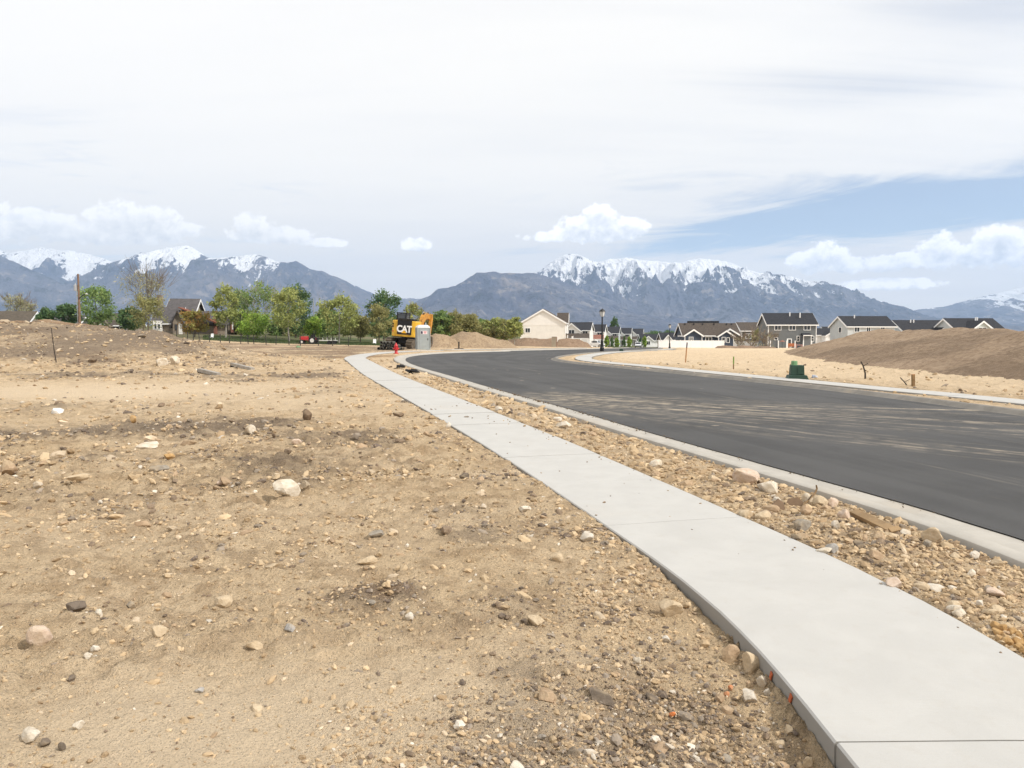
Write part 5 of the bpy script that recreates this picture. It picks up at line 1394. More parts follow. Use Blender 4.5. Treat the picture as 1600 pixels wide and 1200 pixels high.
# boom, stick and bucket, folded and swung to the right
bo = empty('boom_assembly', (0, 0, 0))
def plate(pts, th, off):
    """thick plate following pts in the (y,z) plane of the boom, widths from second value"""
    mb = MB(); n_ = len(pts); up = []; dn = []
    for i, (y_, zz, hw) in enumerate(pts):
        a = pts[max(0, i - 1)]; c2 = pts[min(n_ - 1, i + 1)]
        ty, tz = c2[0] - a[0], c2[1] - a[1]; l_ = math.hypot(ty, tz); up.append((y_ - tz / l_ * hw, zz + ty / l_ * hw)); dn.append((y_ + tz / l_ * hw, zz - ty / l_ * hw))
    return mb.prism(up + dn[::-1], off - th / 2, off + th / 2, 'x')
bpts = [(1.2, 1.75, .22), (1.8, 2.65, .30), (2.5, 3.35, .36), (3.2, 3.6, .36), (4.1, 3.6, .27), (5.2, 3.3, .18)]
boom = plate(bpts, .46, 0).build('boom', M_BOOM, X, bevel=.03); boom.location = (.80, 0, 0); boom.rotation_euler.z = R(-3)
MB().tube([(-.30, 1.5, 1.7), (-.30, 2.4, 2.9)], .075, 8).build('lift_cylinder', M_CBLACK, boom); MB().tube([(.30, 1.5, 1.7), (.30, 2.4, 2.9)], .075, 8).build('lift_cylinder', M_CBLACK, boom)
MB().tube([(0, 2.5, 3.8), (0, 4.7, 3.95)], .085, 8).build('stick_cylinder', M_CBLACK, boom)
MB().tube([(.14, 1.5, 2.5), (.17, 2.3, 3.55), (.15, 3.3, 4.1), (.12, 4.7, 3.75), (.12, 5.1, 3.1)], .03, 6).build('hose', M_HOSE, boom)
MB().tube([(-.14, 1.5, 2.5), (-.17, 2.3, 3.55), (-.15, 3.3, 4.14), (-.12, 4.7, 3.7), (-.12, 5.1, 3.0)], .03, 6).build('hose', M_HOSE, boom)
stick = plate([(5.05, 3.85, .10), (5.1, 3.3, .25), (4.85, 2.3, .24), (4.6, 1.3, .13)], .34, 0).build('stick', M_BOOM, X, bevel=.02); stick.location = (.95, 0, 0); stick.rotation_euler.z = R(-4)
MB().tube([(0, 5.4, 3.2), (0, 5.15, 1.7)], .07, 8).build('bucket_cylinder', M_CBLACK, stick)
bk_ = MB().prism([(4.5, 1.35), (5.0, 1.2), (5.25, .7), (4.95, .25), (4.3, .1), (4.0, .35), (4.25, .5), (4.6, .55)], -.55, .55, 'x').build('bucket', M_TRACK, X); bk_.location = (.9, 0, 0); bk_.rotation_euler.z = R(-3)
for k in range(4): MB().box((-.42 + k * .28, 4.02, .25), (.10, .28, .07), rx=R(20)).build('tooth', M_TRACK, bk_)
for o in (B, bo): bpy.data.objects.remove(o, do_unlink=True)

# stack of short dark pipes left of the tracks
M_PIPE = mat('dark_pipe', (.055, .052, .045), .8, .3, 5., col2=(.11, .10, .08)); M_PIPE_IN = M_BLACK
r2 = random.Random(4); kk = 0
for row, cnt in ((0, 8), (1, 6), (2, 4)):
    for k in range(cnt):
        px_ = 594 + (k + .5 * row) * 5.0 + r2.uniform(-.6, .6)
        Yp = 70 + r2.uniform(-.3, .3); q_ = at(px_, 545, Yp); zz = gz(q_.x, Yp) + .14 + row * .25
        t = empty('short_pipe', (q_.x, Yp, zz), R(r2.uniform(-14, 14))); tag(t, 'short dark pipe in the ' + ('bottom', 'middle', 'top')[row] + ' row of the stack left of the excavator', 'pipe', ('bottom', 'middle', 'top')[row] + ' row of stacked pipes')
        ro, ri, L_, n_ = .145, .095, 1.1, 12
        V = []; Fc = []
        for (ra, yy) in ((ro, -L_ / 2), (ro, L_ / 2), (ri, L_ / 2), (ri, -L_ / 2)):
            V += [(ra * math.cos(2 * math.pi * i / n_), yy, ra * math.sin(2 * math.pi * i / n_)) for i in range(n_)]
        for a in range(4):
            for i in range(n_): Fc.append((a * n_ + i, a * n_ + (i + 1) % n_, ((a + 1) % 4) * n_ + (i + 1) % n_, ((a + 1) % 4) * n_ + i))
        MB().add(V, Fc).build('pipe_wall', M_PIPE, t)

# ------------------------------------------------------------------ vehicles far off
M_CAR = mat('white_car_paint', (.72, .73, .74), .3, .02, 2., spec=.6); M_TYRE = mat('tyre_rubber', (.015, .015, .015), .8, .1, 5.); M_RIM = mat('rim', (.4, .4, .41), .35, .1, 5., metal=.7)
def vehicle(name, label, cat, px_, Y_, rz, body, cabin, paint, wheel_x, L_, W, wr=.36, bed=None):
    X_ = (px_ - 800) / F * Y_
    v = empty(name, (X_, Y_, float(zbase(X_, Y_)) - .03), rz); tag(v, label, cat)
    MB().prism(body, -W / 2, W / 2, 'y').build('body', paint, v, bevel=.06)
    cb = MB().prism(cabin, -W / 2 + .09, W / 2 - .09, 'y').build('cabin', paint, v, bevel=.05)
    x0 = min(a for a, c in cabin); x1 = max(a for a, c in cabin); zt = max(c for a, c in cabin); zb_ = min(c for a, c in cabin)
    for s in (-1, 1): MB().box(((x0 + x1) / 2, s * (W / 2 - .08), (zt + zb_) / 2 + .02), ((x1 - x0) * .62, .03, (zt - zb_) * .6)).build('side_window', M_GLASS, cb)
    MB().box((x1 - (x1 - x0) * .10 + .06, 0, (zt + zb_) / 2 + .03), (.05, W * .76, (zt - zb_) * .75), ry=R(-28)).build('windscreen', M_GLASS, cb)
    MB().box((x0 + .02, 0, (zt + zb_) / 2 + .05), (.05, W * .7, (zt - zb_) * .5)).build('rear_window', M_GLASS, cb)
    for wx in wheel_x:
        for s in (-1, 1):
            ty = MB().tube([(wx, s * (W / 2 - .20), wr), (wx, s * (W / 2 + .015), wr)], wr, 14).build('wheel', M_TYRE, v); MB().tube([(wx, s * (W / 2 + .015), wr), (wx, s * (W / 2 + .025), wr)], wr * .6, 10).build('rim', M_RIM, ty)
    for s in (-1, 1):
        MB().box((L_ / 2 + .0, s * (W / 2 - .3), .75), (.05, .3, .18)).build('headlight', M_LAMPW, v); MB().box((-L_ / 2, s * (W / 2 - .2), .85), (.05, .2, .25)).build('tail_light', M_RED, v)
    MB().box((L_ / 2 + .02, 0, .45), (.12, W * .9, .22)).build('bumper', M_BLACK, v)
    return v
vehicle('pickup_truck', 'white pickup parked at the kerb left of the street lamp', 'pickup', 928, 200, R(-22), [(-2.7, .42), (2.7, .42), (2.75, .95), (1.5, 1.12), (-2.7, 1.12)], [(-.6, 1.1), (1.5, 1.1), (.85, 1.8), (-.45, 1.8)], M_CAR, (-1.75, 1.8), 5.4, 1.95, .4)
vehicle('parked_car', 'white car facing the camera at the end of the far street', 'car', 997, 232, R(-100), [(-2.2, .35), (2.2, .35), (2.25, .75), (1.2, .95), (-2.2, 1.0)], [(-2.0, .95), (1.2, .93), (.4, 1.62), (-1.7, 1.62)], M_CAR, (-1.4, 1.4), 4.4, 1.85, .34)
# red tractor with a pale flat trailer below the trees
Y_ = 112.; p = at(490, 531, Y_); z = gz(p.x, Y_)
v = empty('tractor', (p.x - 0.6, Y_, z), R(180)); tag(v, 'small red tractor parked on the grass under the trees', 'tractor')
MB().box((.75, 0, .85), (1.2, .55, .55)).build('hood', M_RED, v, bevel=.05); MB().box((-.35, 0, .65), (1.1, .6, .5)).build('chassis', M_RED, v); MB().box((-.45, 0, 1.15), (.4, .5, .5)).build('seat', M_BLACK, v)
for s in (-1, 1):
    tw = MB().tube([(-.55, s * .45, .55), (-.55, s * .75, .55)], .55, 14).build('wheel', M_TYRE, v); MB().tube([(-.55, s * .75, .55), (-.55, s * .77, .55)], .3, 10).build('rim', M_LAMPW, tw)
    tw = MB().tube([(1.0, s * .4, .33), (1.0, s * .6, .33)], .33, 12).build('wheel', M_TYRE, v); MB().tube([(1.0, s * .6, .33), (1.0, s * .62, .33)], .18, 10).build('rim', M_LAMPW, tw)
MB().tube([(-.7, -.5, 1.0), (-.7, -.5, 1.95), (-.7, .5, 1.95), (-.7, .5, 1.0)], .04, 6).build('roll_bar', M_BLACK, v)
v = empty('flat_trailer', (p.x + 2.1, Y_, z)); tag(v, 'pale flat trailer hitched right of the red tractor', 'trailer')
MB().box((0, 0, .55), (2.6, 1.3, .12)).build('deck', M_LAMPW, v); MB().box((-1.6, 0, .5), (.8, .1, .1)).build('drawbar', M_BLACK, v)
for k in range(5): MB().box((-1.2 + k * .6, -.6, .75), (.06, .06, .35)).build('stake', M_LAMPW, v)
for x_ in (.3, .95):
    for s in (-1, 1): MB().tube([(x_, s * .55, .27), (x_, s * .7, .27)], .27, 12).build('wheel', M_TYRE, v)
# white lawn chair below the dark cottonwood
Y_ = 115.; p = at(585, 531, Y_); z = gz(p.x, Y_)
v = empty('lawn_chair', (p.x, Y_, z)); tag(v, 'white lawn chair under the dark cottonwood', 'chair'); v.scale = (.75, .75, .8)
MB().box((0, 0, .45), (.6, .55, .06)).build('seat', M_WHITE, v); MB().box((0, .27, .8), (.6, .06, .7), rx=R(-12)).build('backrest', M_WHITE, v)
for x_ in (-.26, .26):
    for y_ in (-.22, .22): MB().box((x_, y_, .22), (.05, .05, .45)).build('leg', M_WHITE, v)
Y_ = 118.; p = at(331, 524, Y_); z = gz(p.x, Y_)
v = empty('lawn_chair', (p.x, Y_, p.z)); tag(v, 'white lawn chair on the farmhouse lawn', 'chair'); v.scale = (.7, .7, .75)
MB().box((0, 0, .45), (.6, .55, .06)).build('seat', M_WHITE, v); MB().box((0, .27, .8), (.6, .06, .7), rx=R(-12)).build('backrest', M_WHITE, v)
for x_ in (-.26, .26):
    for y_ in (-.22, .22): MB().box((x_, y_, .22), (.05, .05, .45)).build('leg', M_WHITE, v)
v.location.z = gz(p.x, Y_)

# ------------------------------------------------------------------ utility boxes, stakes, small site things
M_UGREEN = mat('utility_green', (.028, .062, .042), .55, .12, 4.); M_UG2 = mat('pale_green', (.16, .30, .15), .6, .1, 4.)
def utility_box(px_, py_, w_px, label, tall=True):
    p = on_ground(px_, py_); s = p.y / F; W = w_px * s
    t = empty('utility_box', (p.x, p.y, p.z - .02), R(-8)); tag(t, label, 'utility box', 'green utility boxes')
    MB().add([(-W * .5, -W * .42, 0), (W * .5, -W * .42, 0), (W * .5, W * .42, 0), (-W * .5, W * .42, 0), (-W * .42, -W * .35, W * .22), (W * .42, -W * .35, W * .22), (W * .42, W * .35, W * .22), (-W * .42, W * .35, W * .22)],
             [(0, 1, 5, 4), (1, 2, 6, 5), (2, 3, 7, 6), (3, 0, 4, 7), (4, 5, 6, 7), (3, 2, 1, 0)]).build('pedestal', M_UGREEN, t, bevel=.01)
    MB().box((-.01, 0, W * .47), (W * .66, W * .52, W * .50), taper=.93).build('cabinet', M_UGREEN, t, bevel=.015)
    for k in range(3): MB().box((0, -W * .40 + k * .012, W * (.05 + .06 * k)), (W * (.92 - .05 * k), .02, .015)).build('rib', M_UGREEN, t)
    MB().box((.12 * W, -W * .262, W * .45), (W * .3, .02, W * .34)).build('access_door', M_UGREEN, t)
    if tall: MB().lathe([(W * .16, 0), (W * .15, W * .19), (W * .13, W * .21)], 10, (-W * .14, 0, W * .72)).build('marker_cap', M_UG2, t)
utility_box(1245, 592, 31, 'dark green utility box with pale cap beside the far sidewalk')
utility_box(971, 551, 9, 'small dark green utility box near the street lamp', False)
M_STAKE = mat('stake_wood', (.36, .19, .085), .85, .25, 8.); M_STAKEG = mat('stake_green', (.13, .22, .04), .8, .2, 6.); M_STAKED = mat('weathered_stake', (.20, .125, .06), .9, .25, 8.); M_STICK = mat('dead_stick', (.05, .04, .032), .9, .25, 8.)
def stake(px_, pb, pt, w, label, parts):
    p = on_ground(px_, pb); H = (pb - pt) * p.y / F
    t = empty('wooden_stake', (p.x, p.y, p.z), R(15), R(random.uniform(-3, 3)), R(random.uniform(-4, 4))); tag(t, label, 'stake')
    for (nm, a, c, m) in parts: MB().box((0, 0, H * (a + c) / 2), (w, w * .5, H * (c - a))).build(nm, m, t)
stake(1071, 567, 535, .06, 'orange brown survey stake with dark top before the white fence', (('shaft', -.1, .75, M_STAKE), ('painted_top', .75, 1., M_INK)))
stake(1146, 578, 557, .05, 'survey stake with green top near the far sidewalk', (('shaft', -.1, .45, M_STAKED), ('painted_top', .45, 1., M_STAKEG)))
stake(1427, 603, 585, .10, 'short thick brown stake beside the bent twig at right', (('shaft', -.15, .92, M_STAKED), ('top', .92, 1., M_STAKE)))
def stick(pts_px, rad, label, m=M_STICK, name='stick', lift=0.):
    b0 = on_ground(*pts_px[0]); P = []
    for (x_, y_) in pts_px: q = at(x_, y_, b0.y); P.append((q.x - b0.x, 0.03 * len(P), q.z - b0.z + (-.06 if not P else 0)))
    t = empty(name, tuple(b0)); tag(t, label, 'stick')
    MB().tube(P, [rad * (1 - .5 * i / len(P)) for i in range(len(P))], 6).build('stem', m, t)
    k = len(P) // 2
    MB().tube([P[k], (P[k][0] + .12, P[k][1] - .1, P[k][2] + .10)], rad * .4, 4).build('twig', m, t)
stick([(1352, 592), (1352.5, 583), (1350, 572), (1347, 565)], .035, 'dark bent stick standing in the sand by the mound')
stick([(1419, 602), (1414, 597), (1408, 590)], .022, 'thin bent twig leaning left of the short stake')
stick([(1118, 718), (1113, 712), (1111, 706)], .012, 'short pale root poking out beside the kerb', M_STAKED)
stick([(88, 565), (84, 548), (81, 530), (78, 512)], .025, 'thin leaning rod on the bank below the left houses')
# standing pipe on a plate beyond the bend
p = on_ground(717, 545); t = empty('standing_pipe', tuple(p)); tag(t, 'dark standing pipe on a flat plate before the pale heaps', 'pipe')
MB().tube([(0, 0, 0), (0, 0, .75)], .07, 8).build('pipe', M_BLACK, t); MB().box((0, 0, .03), (.95, .5, .07)).build('plate', M_BLACK, t)
# brick pillar and mail box before the row
Y_ = 128.; q = at(866, 543, Y_); z = gz(q.x, Y_)
t = empty('brick_pillar', (q.x, Y_, z)); tag(t, 'red brown brick pillar with pale cap before the beige house', 'pillar')
MB().box((0, 0, .85), (.85, .6, 1.8)).build('shaft', M_TAN, t); MB().box((0, 0, 1.80), (1.0, .75, .14)).build('cap', M_CREAM, t); MB().box((.40, -.08, .85), (.07, .5, 1.7)).build('edge', M_BRICK, t)
# crumpled plastic by the utility box
def crumple(px_, py_, w_px, label, m, seed, name='plastic_scrap', cat='litter'):
    p = on_ground(px_, py_); W = w_px * p.y / F; r = random.Random(seed)
    bm = bmesh.new(); bmesh.ops.create_icosphere(bm, subdivisions=2, radius=1)
    for v in bm.verts:
        k = r.uniform(.55, 1.15); v.co = Vector((v.co.x * W * .5 * k, v.co.y * W * .35 * k, max(-.1, v.co.z) * W * .42 * k))
    me = bpy.data.meshes.new(name); bm.to_mesh(me); bm.free(); me.materials.append(m)
    o = link(name, me, None, tuple(p)); tag(o, label, cat)
M_BAG = mat('blue_grey_plastic', (.33, .37, .44), .4, .2, 9.); M_WBAG = mat('white_plastic', (.72, .70, .66), .5, .1, 9.)
crumple(1272, 590, 11, 'crumpled blue grey plastic right of the green utility box', M_BAG, 1)
crumple(90, 645, 22, 'crumpled white plastic scrap on the smooth sand at left', M_WBAG, 2)
crumple(466, 543, 8, 'pale green scrap beside the wire fence', M_UG2, 3)
# black plastic drain pieces on the strip near the bend
def slabby(name, label, cat, px_, py_, w_px, dims, m, rz=0., rx=0., ry=0., lift=0., group=None):
    p = on_ground(px_, py_); W = w_px * p.y / F
    t = empty(name, (p.x, p.y, p.z + lift), rz, rx, ry); tag(t, label, cat, group)
    return t, W
for (px_, py_, w_, rz, lab) in ((626, 576, 13, 10, 'black plastic drain cover nearest the bend on the dirt strip'), (645, 584, 18, -12, 'longer black plastic drain cover on the dirt strip')):
    t, W = slabby('drain_cover', lab, 'drain cover', px_, py_, w_, None, M_BLACK, R(rz), R(-12), R(6), .05)
    MB().box((0, 0, .05), (W, .35, .06)).build('lid', M_BLACK, t, bevel=.01); MB().box((W * .1, 0, .10), (W * .5, .16, .05)).build('grip', M_BLACK, t); MB().box((-W * .3, -.05, .0), (W * .4, .5, .06), ry=R(20)).build('flange', M_BLACK, t)
# broken brown slabs, plank and stick on the dirt strip
M_SHARD = mat('brown_shard', (.20, .135, .085), .85, .15, 7., bump=.004); M_PLANK = mat('wet_plank', (.30, .20, .105), .8, .22, 6., bump=.004, bscale=40)
for (px_, py_, w_, pl, rz, rx, lab) in ((1216, 797, 24, [(-.5, 0), (.1, -.05), (.5, .12), (.42, .62), (.1, .88), (-.35, .55)], 12, 62, 'left brown broken shard leaning on the dirt strip'), (1241, 790, 28, [(-.5, .05), (.35, 0), (.52, .3), (.2, .6), (-.3, .5)], -8, 58, 'right brown broken shard leaning on the dirt strip')):
    p = on_ground(px_, py_); W = w_ * p.y / F
    t = empty('broken_shard', (p.x, p.y, p.z - .02), R(rz)); tag(t, lab, 'shard', 'broken shards on the dirt strip')
    o = MB().prism([(a * W, c * W) for a, c in pl], -.012, .012, 'y').build('slab', M_SHARD, t); o.rotation_euler.x = R(-90 + rx + 12)
p0, p1 = on_ground(1334, 808), on_ground(1400, 836)
t = empty('plank', tuple((p0 + p1) / 2), math.atan2(p1.y - p0.y, p1.x - p0.x)); tag(t, 'weathered brown plank half buried in the dirt strip', 'plank')
L_ = (p1 - p0).length
MB().box((0, 0, .032), (L_, .085, .04), rx=R(14), ry=R(3)).build('board', M_PLANK, t, bevel=.004); MB().box((L_ * .47, 0, .028), (.05, .084, .045), rx=R(14), ry=R(25)).build('split_end', M_PLANK, t)
b0 = on_ground(1247, 799); b1 = on_ground(1276, 783)
t = empty('curved_stick', tuple(b0)); tag(t, 'curved dead stick lying against the pale rocks by the kerb', 'stick')
MB().tube([(0, 0, .01), ((b1.x - b0.x) * .5, (b1.y - b0.y) * .5, .035), ((b1.x - b0.x) * .9, (b1.y - b0.y) * .9, .06), ((b1.x - b0.x), (b1.y - b0.y), .09), ((b1.x - b0.x) * .98, (b1.y - b0.y), .125)], [.005, .008, .010, .009, .007], 6).build('stem', M_STAKED, t); MB().tube([((b1.x - b0.x) * .5, (b1.y - b0.y) * .5, .035), ((b1.x - b0.x) * .6, (b1.y - b0.y) * .5, .09)], .004, 4).build('twig', M_STICK, t)
# timbers in the rubble under the bank
for (xa, ya, xb, yb, lab) in ((312, 583, 342, 586, 'grey timber lying in the rubble left of the other'), (363, 573, 395, 577, 'grey timber lying farther up the rubble')):
    a, c = on_ground(xa, ya), on_ground(xb, yb)
    t = empty('timber', tuple((a + c) / 2 + Vector((0, 0, .06))), math.atan2(c.y - a.y, c.x - a.x)); tag(t, lab, 'timber', 'timbers below the bank')
    MB().box((0, 0, 0), ((c - a).length, .16, .12), ry=R(3)).build('beam', M_PALEBARK, t); MB().box((-(c - a).length * .5, 0, .02), (.10, .15, .13), ry=R(20)).build('broken_end', M_DARKW, t)
# orange paint marks on the edge of the walk
M_PAINT = mat('orange_paint', (.50, .125, .05), .8, .35, 25.)
WL = resample(WALK_L, step=.05); NWL = normals2(WL)
for (yy, s_) in ((3.62, .055), (3.34, .062)):
    i_ = int(np.argmin(np.abs(WL[:, 1] - yy) + (np.arange(len(WL)) > 400) * 9)); n_ = NWL[i_]
    x_, y_ = WL[i_] + n_ * (HW + .011)
    o = MB().box((0, 0, 0), (.005, s_ * .38, s_)).build('paint_mark', M_PAINT, walk_left)
    o.location = (x_, y_, -.048); o.rotation_euler = (R(-25), 0, math.atan2(n_[1], n_[0]))

# ------------------------------------------------------------------ rocks
def rock_mesh(seed, sub=3, ang=.5):
    r = np.random.default_rng(seed)
    bm = bmesh.new(); bmesh.ops.create_icosphere(bm, subdivisions=sub, radius=1)
    V = np.array([v.co[:] for v in bm.verts])
    # facet by a few random cutting planes, then rough it up
    for k in range(13):
        n = r.normal(0, 1, 3); n /= np.linalg.norm(n); d = r.uniform(.52, .86)
        e = V @ n - d; V = V - np.outer(np.clip(e, 0, None) * .93, n)
    rad = np.linalg.norm(V, axis=1)[:, None]
    nz = fbm(V[:, 0] * 2.2 + seed, V[:, 1] * 2.2 + V[:, 2] * 1.7, 3, seed)[:, None]
    nz2 = fbm(V[:, 0] * 6 + seed, V[:, 2] * 6 + V[:, 1] * 3, 2, seed + 5)[:, None]
    V = V * (1 + .09 * nz + .05 * nz2)
    V /= np.abs(V).max(0)
    for v, c in zip(bm.verts, V): v.co = c
    me = bpy.data.meshes.new('rock_shape'); bm.to_mesh(me); bm.free()
    me.materials.append(None)
    return me
ROCKS = [rock_mesh(500 + i) for i in range(9)]
def stone_mat(name, c1, c2):
    m = bpy.data.materials.new(name); m.use_nodes = True
    b = NB(m.node_tree); bs = m.node_tree.nodes['Principled BSDF']
    pos = b.n('ShaderNodeNewGeometry').outputs['Position']
    n1 = b.noise(pos, 22., 6, .65); n2 = b.noise(pos, 120., 4, .7); n0 = b.noise(pos, 7., 3, .5)
    c = b.mix(b.ss(n1, .35, .65), c1, c2)
    c = b.mix(b.m('MULTIPLY', b.ss(n2, .55, .75), .4), c, tuple(k * .5 for k in c1))
    c = b.mix(b.m('MULTIPLY', b.ss(n0, .48, .66), .55), c, (.48, .37, .24))          # caked soil
    b.put(bs.inputs['Base Color'], c); bs.inputs['Roughness'].default_value = .9; bs.inputs['Specular IOR Level'].default_value = .15
    bp = b.n('ShaderNodeBump'); bp.inputs['Distance'].default_value = .012; bp.inputs['Strength'].default_value = .9
    b.put(bp.inputs['Height'], b.m('ADD', n1, b.m('MULTIPLY', n2, .4))); b.put(bs.inputs['Normal'], bp.outputs[0])
    return m
SM = {'cream': stone_mat('cream_stone', (.58, .50, .39), (.70, .63, .52)), 'tan': stone_mat('tan_stone', (.50, .385, .25), (.60, .48, .33)), 'pink': stone_mat('pinkish_stone', (.52, .39, .29), (.62, .50, .40)),
      'grey': stone_mat('grey_stone', (.25, .215, .175), (.34, .30, .245)), 'dark': stone_mat('dark_stone', (.12, .095, .072), (.19, .15, .115)), 'brown': stone_mat('brown_stone', (.36, .25, .155), (.47, .34, .22)),
      'blue': stone_mat('blue_grey_stone', (.32, .30, .27), (.43, .41, .385)), 'gold': stone_mat('golden_stone', (.40, .24, .10), (.52, .34, .16)), 'orange': stone_mat('orange_stone', (.60, .17, .05), (.62, .22, .08)),
      'clod': stone_mat('dark_clod', (.15, .105, .07), (.22, .155, .10)), 'white': stone_mat('white_stone', (.55, .48, .39), (.66, .60, .51))}
nrock = [0]
def rock(px, py, w, h, col, label=None, group=None, depth=.8, rot=None, name='rock', sink=.25):
    p = on_ground(px, py); s = p.y / F
    W, Hh = w * s, h * s * 1.06
    i = nrock[0]; nrock[0] += 1
    o = link(name, ROCKS[i % len(ROCKS)], None, (p.x, p.y + W * depth * .35, p.z + Hh * (.5 - sink * .6)), (rng.uniform(-.25, .25), rng.uniform(-.25, .25), rng.uniform(0, 6.28) if rot is None else R(rot)), (W * .53, W * .53 * depth, Hh * .60))
    o.material_slots[0].link = 'OBJECT'; o.material_slots[0].material = SM[col]
    return tag(o, label, 'rock' if name in ('rock', 'boulder') else name, group)
